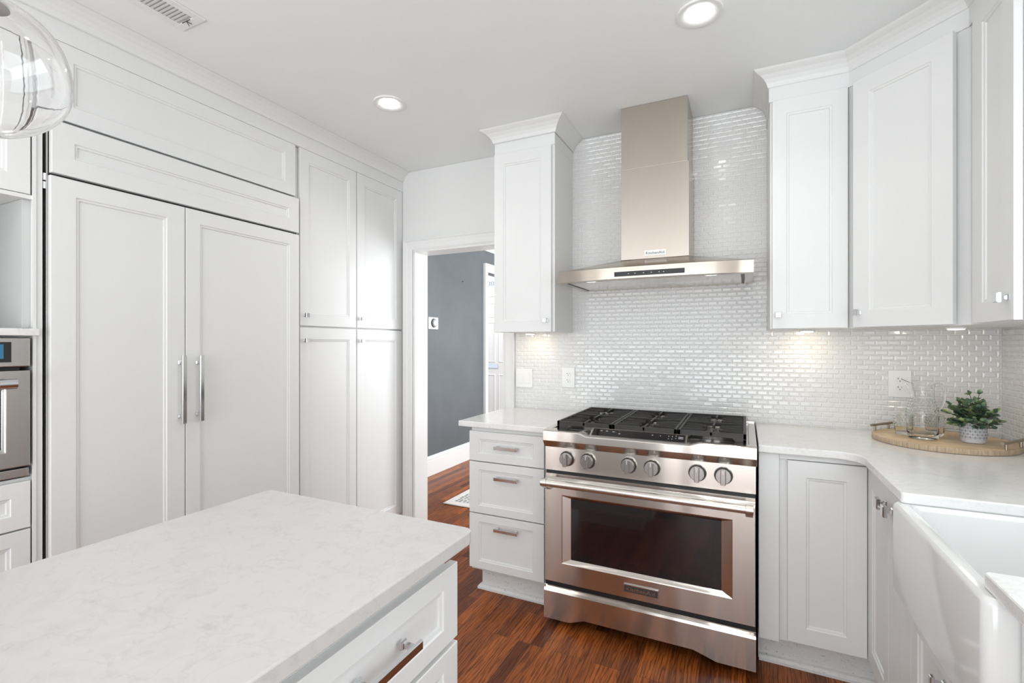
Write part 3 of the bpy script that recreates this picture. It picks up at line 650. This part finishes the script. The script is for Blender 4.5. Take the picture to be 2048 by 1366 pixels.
# oven door
dz0, dz1 = .200, .712
def qd(x0, x1, z0, z1, y): return [(x0, y, z0), (x1, y, z0), (x1, y, z1), (x0, y, z1)]
mb = MB()
mb.rings([qd(RX0+.006, RX1-.006, dz0, dz1-.004, 2.160), qd(RX0+.006, RX1-.006, dz0, dz1-.030, 2.142), qd(RX0+.008, RX1-.008, dz0+.002, dz1-.040, 2.139), qd(-.776, -.046, .293, .614, 2.139), qd(-.772, -.050, .297, .610, 2.141), qd(-.735, -.088, .312, .597, 2.154)], True, False)
mb.box(RX0+.006, RX1-.006, 2.150, 2.160, dz1-.034, dz1-.004)
od = mb.build('oven_door', 'steel', rg)
MB().box(-.7349, -.0881, 2.1535, 2.156, .3121, .5969).build('door_glass', 'blackglass', od)
a = NT('oven_inner_glass'); a.p.inputs['Base Color'].default_value = (.016, .008, .009, 1); a.p.inputs['Roughness'].default_value = .12; a.p.inputs['Coat Weight'].default_value = .6
a.bump(a.noise(a.coord(), 3, 2), .02, .002); M['inner'] = a.m
MB().box(-.700, -.122, 2.1532, 2.1534, .345, .570).build('window_pattern', 'inner', od)
mb = MB().cyl((-.822, 2.070, .684), (.0, 2.070, .684), .0165, seg=28)
hd = mb.build('handle', 'satin', od, smooth=True)
for s_, xx in ((-1, -.8365), (1, .0145)):
    mb = MB()
    mb.cyl((xx-.0145, 2.070, .684), (xx+.0145, 2.070, .684), .0185, seg=28)
    mb.prism([(2.0545, .676), (2.060, .668), (2.118, .640), (2.1425, .640), (2.1425, .676), (2.075, .702), (2.062, .700)], 'x', xx-.0135, xx+.0135)
    mb.build('handle_bracket', 'satin', hd, bevel=.0015, smooth=True)
bd = MB().box(-.484, -.335, 2.1325, 2.139, .229, .266).build('badge', 'chrome', od, bevel=.002)
MB().box(-.481, -.338, 2.1318, 2.1324, .233, .260).build('badge_inlay', 'darkmark', bd)
text('lettering', 'KitchenAid', (-.4095, 2.1316, .2465), (1, 0, 0), (0, 0, 1), .0155, 'chrome', bd, width=.122)
# kick panel
mb = MB()
KP = [(RX0+.006, .030), (-.735, .030), (-.665, .056), (-.195, .056), (-.105, .030), (RX1-.004, .030), (RX1-.004, .158), (RX0+.006, .158)]
mb.prism(KP, 'y', RY, RY+.006)
mb.prism([(RY, .158), (RY+.006, .158), (2.150, .176), (2.146, .178), (RY+.004, .168)], 'x', RX0+.006, RX1-.004)
mb.box(RX0+.006, RX0+.012, RY+.006, 2.2, .05, .176).box(RX1-.010, RX1-.004, RY+.006, 2.2, .05, .176)
mb.build('kick_panel', 'steel', rg)
MB().box(RX0+.006, RX1-.006, 2.150, 2.168, .176, .1985).build('lower_shadow_gap', 'black', rg)  # black strip paints the shaded gap between door and kick panel
MB().box(RX0+.038, RX1-.038, 2.212, 2.764, .9122, .9135).build('burner_tray', 'enamel', rg)
# grates
GX = [(-.822, -.5565), (-.5525, -.2695), (-.2655, .004)]
for gx0, gx1 in GX:
    gy0, gy1 = 2.205, 2.768; cx = (gx0+gx1)/2
    mb = MB(); zt = .950; zb = .928; bw = .012
    mb.box(gx0, gx1, gy1-bw, gy1, zb, zt).box(gx0, gx0+bw, gy0, gy1-bw, zb, zt).box(gx1-bw, gx1, gy0, gy1-bw, zb, zt)
    # front bar with a shallow opening
    w3 = gx1-gx0
    mb.prism([(gx0, .913), (gx0+w3*.14, .913), (gx0+w3*.20, .930), (gx0+w3*.80, .930), (gx0+w3*.86, .913), (gx1, .913), (gx1, zt), (gx0, zt)], 'y', gy0, gy0+bw)
    mb.box(gx0, gx0+bw, gy0, gy0+.04, .913, zb).box(gx1-bw, gx1, gy0, gy0+.04, .913, zb).box(gx0, gx0+bw, gy1-.04, gy1, .913, zb).box(gx1-bw, gx1, gy1-.04, gy1, .913, zb)
    ym = (gy0+gy1)/2
    mb.box(gx0+bw, gx1-bw, ym-.006, ym+.006, zb+.004, zt)
    for by in (gy0+(gy1-gy0)*.26, gy0+(gy1-gy0)*.74):
        # bars along Y towards the burner, open in the middle
        for s_ in (-1, 1):
            ye = gy0 if (s_ < 0 and by < ym) else (gy1 if (s_ > 0 and by > ym) else ym)
            yi = by+s_*.038
            mb.box(cx-.005, cx+.005, min(ye, yi), max(ye, yi), zb+.006, zt-.0005)
            # fingers from both sides
        for fy in (-.096, -.058, 0, .058, .096):
            for s_ in (-1, 1):
                xo = gx0+bw if s_ < 0 else gx1-bw
                L = (gx1-gx0)/2-bw-(.044 if abs(fy) < .05 else .026 if abs(fy) < .09 else .030)
                xi = xo-s_*L; y_ = by+fy; yc = by+fy*(.70 if abs(fy) > .05 else .92)
                mb.hexa([(xo, y_-.006, zb+.002), (xi, yc-.0035, zb+.009), (xi, yc+.0035, zb+.009), (xo, y_+.006, zb+.002), (xo, y_-.004, zt-.001), (xi, yc-.0025, zt-.003), (xi, yc+.0025, zt-.003), (xo, y_+.004, zt-.001)] if s_ < 0 else
                        [(xi, yc-.0035, zb+.009), (xo, y_-.006, zb+.002), (xo, y_+.006, zb+.002), (xi, yc+.0035, zb+.009), (xi, yc-.0025, zt-.003), (xo, y_-.004, zt-.001), (xo, y_+.004, zt-.001), (xi, yc+.0025, zt-.003)])
    mb.build('grate', 'iron', rg, bevel=.0012)
    for by in (gy0+(gy1-gy0)*.26, gy0+(gy1-gy0)*.74):
        bn = MB().cyl((cx, by, .912), (cx, by, .917), .052, .050, 32).cyl((cx, by, .917), (cx, by, .925), .042, .040, 32)
        for k in range(24):
            t = 2*PI*k/24; bn.box(cx+.041*math.cos(t)-.0015, cx+.041*math.cos(t)+.0015, by+.041*math.sin(t)-.0015, by+.041*math.sin(t)+.0015, .917, .924)
        bn = bn.build('burner', 'alu', rg)
        MB().cyl((cx, by, .925), (cx, by, .930), .034, .033, 32).build('burner_cap', 'iron', bn, bevel=.0015)

# ------------------------------------------------------------------ range hood
hd_ = thing('range_hood', (-.417, 2.6, 1.633), 'stainless steel chimney range hood mounted on the tiled wall over the range', 'range hood')
HX0, HX1 = -.867, .033; hz0, hz1 = 1.633, 1.690
def front(n=24, ins=0.0):
    pts = []
    for i in range(n+1):
        u = -1+2*i/n; x = (HX0+HX1)/2+(HX1-HX0)/2*u
        y = 2.297+.042*(abs(u)**3.2)
        pts.append((x, y))
    return pts
F = front()
def outline(ins, z, yb=YW-.008):
    P = [(x, y) for x, y in F]; c = (HX0+HX1)/2
    k = (HX1-c-ins)/(HX1-c)
    return [(HX0+ins, yb-ins, z)]+[(c+(x-c)*k, y+ins, z) for x, y in P]+[(HX1-ins, yb-ins, z)]
cx0, cx1, cy = -.586, -.250, 2.524
def top_ring(z):
    pts = []; n = len(F)
    pts.append((cx0, YW-.008, z))
    for i in range(n): pts.append((cx0+(cx1-cx0)*i/(n-1), cy, z))
    pts.append((cx1, YW-.008, z)); return pts
mb = MB()
mb.rings([outline(.034, hz0+.010), outline(.034, hz0+.0005), outline(.030, hz0), outline(.0015, hz0), outline(0, hz0+.0015), outline(0, hz1-.0015), outline(.0015, hz1), outline(.003, hz1+.001), top_ring(1.759)], True, True)
mb.build('canopy', 'steelh', hd_, smooth=True)
yf = 2.2995
mb = MB(); n = 12
ra = []; rb = []
for i in range(n+1):
    x = -.566+(.566-.246)*i/n; u = (x-(HX0+HX1)/2)/((HX1-HX0)/2); y = 2.297+.042*(abs(u)**3.2)-.0008
    ra.append((x, y)); 
P = [(x, y) for x, y in ra]+[(x, y+.0012) for x, y in ra[::-1]]
cpn = MB().prism(P, 'z', 1.6445, 1.6670).build('control_strip', 'black', hd_)
mb = MB()
for xk in (-.50, -.47, -.43, -.395, -.36, -.34): mb.box(xk, xk+.005, 2.2955, 2.2970, 1.654, 1.6575)
mb.build('control_icons', 'duct', cpn)
MB().box(cx0, cx1, cy, YW-.008, 1.7595, 2.2300).build('chimney_lower', 'steelv', hd_, bevel=.0012)
MB().box(cx0+.0015, cx1-.0105+.004, cy+.0015, YW-.008, 2.2302, CH-.002).build('chimney_upper', 'steelv', hd_, bevel=.0012)
# inner baffles and lamps below
MB().box(HX0+.05, HX1-.05, 2.372, 2.74, hz0+.0012, hz0+.0098).build('filter_panel', 'steelp', hd_)
MB().box(HX0+.036, HX0+.049, 2.372, 2.74, hz0+.0005, hz0+.0098).build('filter_gap', 'black', hd_)
MB().box(HX1-.049, HX1-.036, 2.372, 2.74, hz0+.0005, hz0+.0098).build('filter_gap', 'black', hd_)
for xl in (-.70, -.14):
    MB().cyl((xl, 2.352, hz0+.0098), (xl, 2.352, hz0+.002), .030, .028, 28).build('hood_lamp', 'chrome', hd_)
hb = MB().box(-.466, -.358, cy-.004, cy, 1.7725, 1.801).build('badge', 'plate', hd_, bevel=.0008)
text('lettering', 'KitchenAid', (-.412, cy-.0042, 1.7870), (1, 0, 0), (0, 0, 1), .0135, 'darkmark', hb, width=.090)

# ------------------------------------------------------------------ wall plates
def outlet(x, z, w_, h, lab):
    t = thing('wall_outlet', (x, YW-.008, z), lab, 'outlet', 'duplex outlets on the backsplash')
    y = YW-.0085
    MB().box(x-w_/2, x+w_/2, y-.005, y+.0075, z-h/2, z+h/2).build('cover_plate', 'plate', t, bevel=.002)
    for s_ in (-1, 1):
        zc = z+s_*.0195
        pts = [(x+.017*math.cos(a_)*1.0, zc+max(-.0125, min(.0125, .017*math.sin(a_)))) for a_ in [2*PI*i/32 for i in range(32)]]
        rc = MB().prism(pts, 'y', y-.0075, y-.005).build('receptacle', 'plate', t, bevel=.0006)
        mb = MB().box(x-.0075, x-.0055, y-.0078, y-.0075, zc+.001, zc+.0085).box(x+.0055, x+.0073, y-.0078, y-.0075, zc+.001, zc+.0070).box(x-.0105, x-.0075, y-.0078, y-.0075, zc+.004, zc+.0058).cyl((x, y-.0078, zc-.0065), (x, y-.0075, zc-.0065), .0024, seg=12)
        mb.build('slot', 'darkmark', rc)
    MB().cyl((x, y-.0058, z), (x, y-.005, z), .003, seg=12).build('screw', 'plate', t)
outlet(-.9675, 1.1185, .082, .122, 'white duplex outlet on the tiled wall left of the range')
outlet(.6430, 1.1385, .086, .124, 'white duplex outlet on the tiled wall behind the glass pitcher')
t = thing('light_switch', (-1.262, YW-.008, 1.106), 'white double rocker switch plate on the tiles beside the doorway casing', 'switch')
y = YW-.0085
MB().box(-1.320, -1.205, y-.005, y+.0075, 1.048, 1.164).build('cover_plate', 'plate', t, bevel=.002)
for xk in (-1.286, -1.239): MB().box(xk-.0165, xk+.0165, y-.0085, y-.005, 1.073, 1.139).build('rocker', 'plate', t, bevel=.0015)

# ------------------------------------------------------------------ island
ic = thing('island_cabinet', (-.89, 0, 0), 'white kitchen island cabinet with drawers in the foreground', 'cabinet')
MB().box(-1.175, -.597, -.90, .893, .10, .884).box(-1.12, -.66, -.85, .84, 0.0005, .10).build('body', 'cab', ic)
for k, (ya, yb) in enumerate(((.412, .918-.004), (-.10, .406), (-.61, -.106))):
    for z0, z1, lb in ((.676, .840, 'top'), (.386, .664, 'middle'), (.112, .374, 'bottom')):
        dd = MB().shaker((-.596, ya, z0), (0, 1, 0), (1, 0, 0), yb-ya, z1-z0, st=.055, rail=.040).build('drawer', 'cab', ic)
        pull(dd, (-.576, (ya+yb)/2, (z0+z1)/2+.006), .150, (0, 1, 0), (1, 0, 0), bw=.017, bt=.008, out=.036)
MB().box(-.597, -.588, -.9, .893, .850, .884).build('top_rail', 'cab', ic)
def rrect(x0, x1, y0, y1, r, n=8):
    pts = []
    for cx, cy_, a0 in ((x1-r, y1-r, 0), (x0+r, y1-r, PI/2), (x0+r, y0+r, PI), (x1-r, y0+r, 3*PI/2)):
        for i in range(n+1): t = a0+PI/2*i/n; pts.append((cx+r*math.cos(t), cy_+r*math.sin(t)))
    return pts
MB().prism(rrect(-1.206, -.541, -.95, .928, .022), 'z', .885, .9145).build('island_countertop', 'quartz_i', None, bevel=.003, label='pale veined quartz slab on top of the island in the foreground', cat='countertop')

# ------------------------------------------------------------------ ceiling fittings
def downlight(x, y, lab, r=.080, vis=True, pw=1.1):
    t = thing('recessed_light', (x, y, CH), lab, 'light', 'recessed ceiling lights')
    mb = MB().lathe((x, y, CH), [(r*.60, -.001), (r*.66, -.0035), (r*.95, -.008), (r, -.007), (r*1.01, -.0005)], 48)
    mb.build('trim_ring', 'trim', t, smooth=True)
    MB().cyl((x, y, CH-.0005), (x, y, CH-.0035), r*.64, r*.62, 40).build('lens', 'lens', t)
    area('downlight_beam', (x, y, CH-.012), (0, 0, -1), r*1.2, r*1.2, pw, WARM, 'DISK', 125)
downlight(-1.640, 1.950, 'round recessed ceiling light glowing near the pantry')
downlight(-.153, 1.918, 'round recessed ceiling light glowing above the range')
for x, y, lb in ((-1.64, .3, 'recessed ceiling light above the island near the wall oven'), (-.15, .75, 'recessed ceiling light above the aisle by the sink'), (-1.0, -1.4, 'recessed ceiling light at the rear of the room')):
    downlight(x, y, lb)
vt = thing('ceiling_vent', (-1.93, .97, CH), 'white louvred air vent set in the ceiling near the refrigerator', 'vent')
vx0, vx1, vy0, vy1 = -1.985, -1.842, .80, 1.142
mb = MB()
for q in ((vx0, vx1, vy0, vy0+.026), (vx0, vx1, vy1-.030, vy1), (vx0, vx0+.030, vy0+.026, vy1-.030), (vx1-.030, vx1, vy0+.026, vy1-.030)): mb.box(q[0], q[1], q[2], q[3], CH-.006, CH-.0005)
mb.build('frame', 'trim', vt, bevel=.0015)
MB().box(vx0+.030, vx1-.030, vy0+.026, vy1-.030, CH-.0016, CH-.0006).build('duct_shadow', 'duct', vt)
mb = MB(); n = 20
for k in range(n):
    y = vy0+.030+(vy1-vy0-.066)*k/n
    mb.hexa([(vx0+.030, y, CH-.0055), (vx1-.030, y, CH-.0055), (vx1-.030, y+.0095, CH-.0030), (vx0+.030, y+.0095, CH-.0030), (vx0+.030, y, CH-.0045), (vx1-.030, y, CH-.0045), (vx1-.030, y+.0095, CH-.0020), (vx0+.030, y+.0095, CH-.0020)])
mb.build('louvres', 'trim', vt)
MB().box(vx0+.048, vx1-.046, vy1-.032, vy1-.0295, CH-.007, CH-.0055).tube([(vx0+.075, vy1-.030, CH-.007), (vx0+.068, vy1-.018, CH-.012), (vx0+.060, vy1-.012, CH-.010)], .0012, 6).tube([(vx0+.075, vy1-.030, CH-.007), (vx0+.082, vy1-.014, CH-.010)], .0012, 6).build('damper_lever', 'darkmark', vt)

# pendant: clear glass globe hanging over the island
px, py, pz, pr = -.899, .267, 1.690, .090
pn = thing('pendant_light', (px, py, CH), 'clear glass globe pendant hanging over the island at top left', 'light')
def wob(p, t, r, z): 
    k = 1+.014*math.sin(3*t+z*20)+.012*math.sin(5*t-z*35); c = V((px, py, p.z)); return c+(p-c)*k
prof_o = [(pr*math.sin(a_), -pr*math.cos(a_)) for a_ in [PI*(i/24)*.90+.0005 for i in range(25)]]
prof_i = [((pr-.003)*math.sin(a_), -(pr-.003)*math.cos(a_)) for a_ in [PI*(i/24)*.90+.0005 for i in range(25)]]
MB().lathe((px, py, pz), prof_o+prof_i[::-1], 48, True, True, fn=wob).build('glass_globe', 'glassp', pn, smooth=True)
MB().cyl((px, py, pz+.082), (px, py, pz+.145), .026, .016, 24).build('lamp_holder', 'chrome', pn, smooth=True)
MB().cyl((px, py, pz+.145), (px, py, CH-.02), .0025, seg=8).build('cord', 'darkmark', pn)
MB().cyl((px, py, CH-.02), (px, py, CH-.001), .055, .06, 32).build('canopy', 'chrome', pn, smooth=True)

# ------------------------------------------------------------------ tray, pitcher, glasses, plant
ZC = .9150; TX, TY, TR = .728, 2.556, .232; TZ = ZC+.021
tr = thing('serving_tray', (TX, TY, ZC), 'round pale wooden serving tray with two metal handles in the counter corner', 'tray')
MB().cyl((TX, TY, ZC+.0185), (TX, TY, TZ-.0003), TR-.002, seg=96).build('tray_board', 'tray', tr)
MB().lathe((TX, TY, ZC), [(TR-.006, 0), (TR-.001, .001), (TR, .003), (TR, .019), (TR-.002, .0212), (TR-.004, .0212), (TR-.005, .0183), (TR-.006, .0183)], 96, False, False).build('tray_rim', 'trayrim', tr, smooth=True)
for (ax, ay), (bx_, by_) in (((.505, 2.625), (.605, 2.752)), ((.838, 2.345), (.948, 2.478))):
    A = V((ax, ay, TZ+.026)); B = V((bx_, by_, TZ+.026)); d_ = (B-A)
    # keep the posts on the board
    mb = MB().cyl(A, B, .0058, seg=14)
    for t in (.17, .83):
        q = A+d_*t; mb.cyl((q.x, q.y, TZ-.0005), (q.x, q.y, TZ+.026), .0045, seg=12)
    mb.build('handle', 'brass', tr, smooth=True)
# pitcher
PX, PY = .655, 2.515
pt = thing('glass_pitcher', (PX, PY, TZ), 'clear hobnail glass pitcher with curved handle on the wooden tray', 'pitcher')
O = [(.043, 0), (.0495, .004), (.0515, .012), (.0510, .05), (.0520, .08), (.0525, .10), (.0505, .120), (.0450, .138), (.0400, .155), (.0372, .172), (.0368, .190), (.0380, .210), (.0400, .228)]
I = [(r-.0025, z) for r, z in O[3:]]
I = [(.001, .018), (.036, .018), (.045, .022), (.0482, .030)] + I
lipd = math.atan2(-.80, -.60)
lipd = math.radians(172)
def lip(p, t, r, z):
    c = V((PX, PY, p.z)); q = p
    if z > .165:
        k = ((z-.165)/.063)**1.6; dlt = math.atan2(math.sin(t-lipd), math.cos(t-lipd)); e_ = math.exp(-(dlt/.42)**2)
        q = c+(p-c)*(1+.75*k*e_); q.z += .012*k*e_-.006*k*(1-e_)
    return q
mb = MB().lathe((PX, PY, TZ+.0005), O+I[::-1], 56, True, True, fn=lip)
mb.build('pitcher_body', 'glass', pt, smooth=True)
mb = MB()
for r_ in range(7):
    z = .092+r_*.0115; 
    # radius on the profile
    for i in range(len(O)-1):
        if O[i][1] <= z <= O[i+1][1]: rad = O[i][0]+(O[i+1][0]-O[i][0])*(z-O[i][1])/(O[i+1][1]-O[i][1])
    for k in range(22):
        t = 2*PI*(k+.5*(r_ % 2))/22
        bmesh.ops.create_icosphere(mb.b, subdivisions=1, radius=.0034, matrix=Matrix.Translation((PX+(rad+.0005)*math.cos(t), PY+(rad+.0005)*math.sin(t), TZ+z)))
mb.build('hobnails', 'glass', pt, smooth=True)
hx = math.radians(22)
H = [(.037, .205), (.050, .221), (.068, .222), (.082, .205), (.086, .178), (.081, .150), (.068, .124), (.050, .108)]
def bez(pts, n=6):
    out = []
    for i in range(len(pts)-1):
        p0 = pts[max(0, i-1)]; p1 = pts[i]; p2 = pts[i+1]; p3 = pts[min(len(pts)-1, i+2)]
        for k in range(n):
            t = k/n
            out.append(tuple(.5*((2*p1[j])+(-p0[j]+p2[j])*t+(2*p0[j]-5*p1[j]+4*p2[j]-p3[j])*t*t+(-p0[j]+3*p1[j]-3*p2[j]+p3[j])*t**3) for j in range(len(p1))))
    out.append(pts[-1]); return out
MB().tube([(PX+r*math.cos(hx), PY+r*math.sin(hx), TZ+z) for r, z in bez(H)], .0048, 10).build('handle', 'glass', pt, smooth=True)
def tumbler(x, y, lab, h=.086, r=.031):
    t = thing('glass_tumbler', (x, y, TZ), lab, 'glass', 'hobnail tumblers on the tray')
    O = [(r*.80, 0), (r*.9, .003), (r*.98, .02), (r, .045), (r*1.02, h)]
    I = [(.001, .010), (r*.74, .011), (r*.88, .018), (r*.92, .045), (r*.945, h-.0005)]
    MB().lathe((x, y, TZ+.0005), O+I[::-1], 40, True, True).build('tumbler_body', 'glass', t, smooth=True)
    mb = MB()
    for r_ in range(4):
        for k in range(16):
            a_ = 2*PI*(k+.5*(r_ % 2))/16
            bmesh.ops.create_icosphere(mb.b, subdivisions=1, radius=.0034, matrix=Matrix.Translation((x+r*1.005*math.cos(a_), y+r*1.005*math.sin(a_), TZ+.040+r_*.0115)))
    mb.build('hobnails', 'glass', t, smooth=True)
tumbler(.612, 2.600, 'hobnail glass tumbler on the tray left of the pitcher')
tumbler(.722, 2.615, 'hobnail glass tumbler on the tray behind the pitcher handle')
# potted plant
QX, QY = .807, 2.497
pp = thing('potted_plant', (QX, QY, TZ), 'small leafy green plant in a white and grey patterned pot on the tray', 'plant')
def potr(z): return .043 if z < .002 else (.047 if z < .012 else .0505+.003*min(1, (z-.012)/.05))
prof = [(.031, 0), (.035, .002), (.0365, .012), (.0385, .016), (.0400, .040), (.0405, .080), (.0385, .081), (.0380, .070), (.001, .069)]
MB().lathe((QX, QY, TZ+.0005), prof, 48, True, True).build('pot', 'ceramic', pp, smooth=True)
mb = MB()
for r_ in range(5):
    for k in range(18):
        t = 2*PI*(k+.5*(r_ % 2))/18; z = .024+r_*.0118; rr_ = .0393+.0009*r_/4; hw = .045; hh = .0062
        q = []
        for (dt, dz) in ((-hw, 0), (0, -hh), (hw, 0), (0, hh)):
            q.append((QX+(rr_+.0007)*math.cos(t+dt*1.6), QY+(rr_+.0007)*math.sin(t+dt*1.6), TZ+z+dz))
        mb.b.faces.new([mb.b.verts.new(p) for p in q])
        for s_ in (-1, 1):
            q = [(QX+(rr_+.0007)*math.cos(t+dt), QY+(rr_+.0007)*math.sin(t+dt), TZ+z+dz) for dt, dz in ((s_*.125-.022, 0), (s_*.125, -.0038), (s_*.125+.022, 0), (s_*.125, .0038))]
            mb.b.faces.new([mb.b.verts.new(p) for p in q])
mb.build('pot_pattern', 'cerpat', pp)
rnd = random.Random(11); ml = MB(); mst = MB()
def leaf(mb, p, d, up, L, W_):
    d = V(d).normalized(); sd = d.cross(V(up)).normalized(); n = sd.cross(d)
    ring = []
    pts = [(0, 0), (.18, .36), (.45, .52), (.75, .40), (1, 0), (.75, -.40), (.45, -.52), (.18, -.36)]
    vs = [mb.b.verts.new(V(p)+d*(a_*L)+sd*(b_*W_)+n*(-.25*L*(a_-.4)**2+.12*abs(b_)*W_)) for a_, b_ in pts]
    mid = mb.b.verts.new(V(p)+d*(.5*L)-n*.06*W_)
    for i in range(8): mb.b.faces.new([vs[i], vs[(i+1) % 8], mid])
stems = []
for i in range(44):
    t = 2*PI*i/34*5.0+rnd.uniform(-.3, .3); el = rnd.choice([.15, .35, .6, .85, 1.1, 1.3]) if i > 5 else (1.0+.1*i)
    L = rnd.uniform(.055, .098) if el < 1 else rnd.uniform(.055, .085)
    if i in (0, 1): L = .115
    b = V((QX+.024*math.cos(t)*rnd.random(), QY+.024*math.sin(t)*rnd.random(), TZ+.078))
    dv = V((math.cos(t)*math.cos(el), math.sin(t)*math.cos(el), math.sin(el)))
    if i == 0: dv = V((-.30, -.05, .95)).normalized()
    if i == 1: dv = V((.12, -.1, .98)).normalized()
    pts = [b+dv*(L*k/5)+V((0, 0, -.018*(k/5)**2*(1.2-el) if el < 1 else 0)) for k in range(6)]
    mst.tube(pts, .0011, 5)
    for k in range(1, 6):
        for s_ in (-1, 1):
            sd = dv.cross(V((0, 0, 1))); sd = (sd.normalized() if sd.length > .01 else V((1, 0, 0)))
            dd_ = (sd*s_+dv*.45+V((rnd.uniform(-.5, .5), rnd.uniform(-.5, .5), rnd.uniform(-.2, .6)))).normalized()
            sz = rnd.uniform(.016, .025)
            leaf(ml, pts[k], dd_, (rnd.uniform(-.6, .6), rnd.uniform(-.9, .1), 1), sz, sz*rnd.uniform(.72, .98))
    leaf(ml, pts[-1], dv, (0, -.5, 1), .02, .016)
MB().cyl((QX, QY, TZ+.0695), (QX, QY, TZ+.074), .0375, .036, 24).build('moss', 'soil', pp)
mst.build('stems', 'stem', pp); ml.build('foliage', 'leaf', pp, smooth=True)
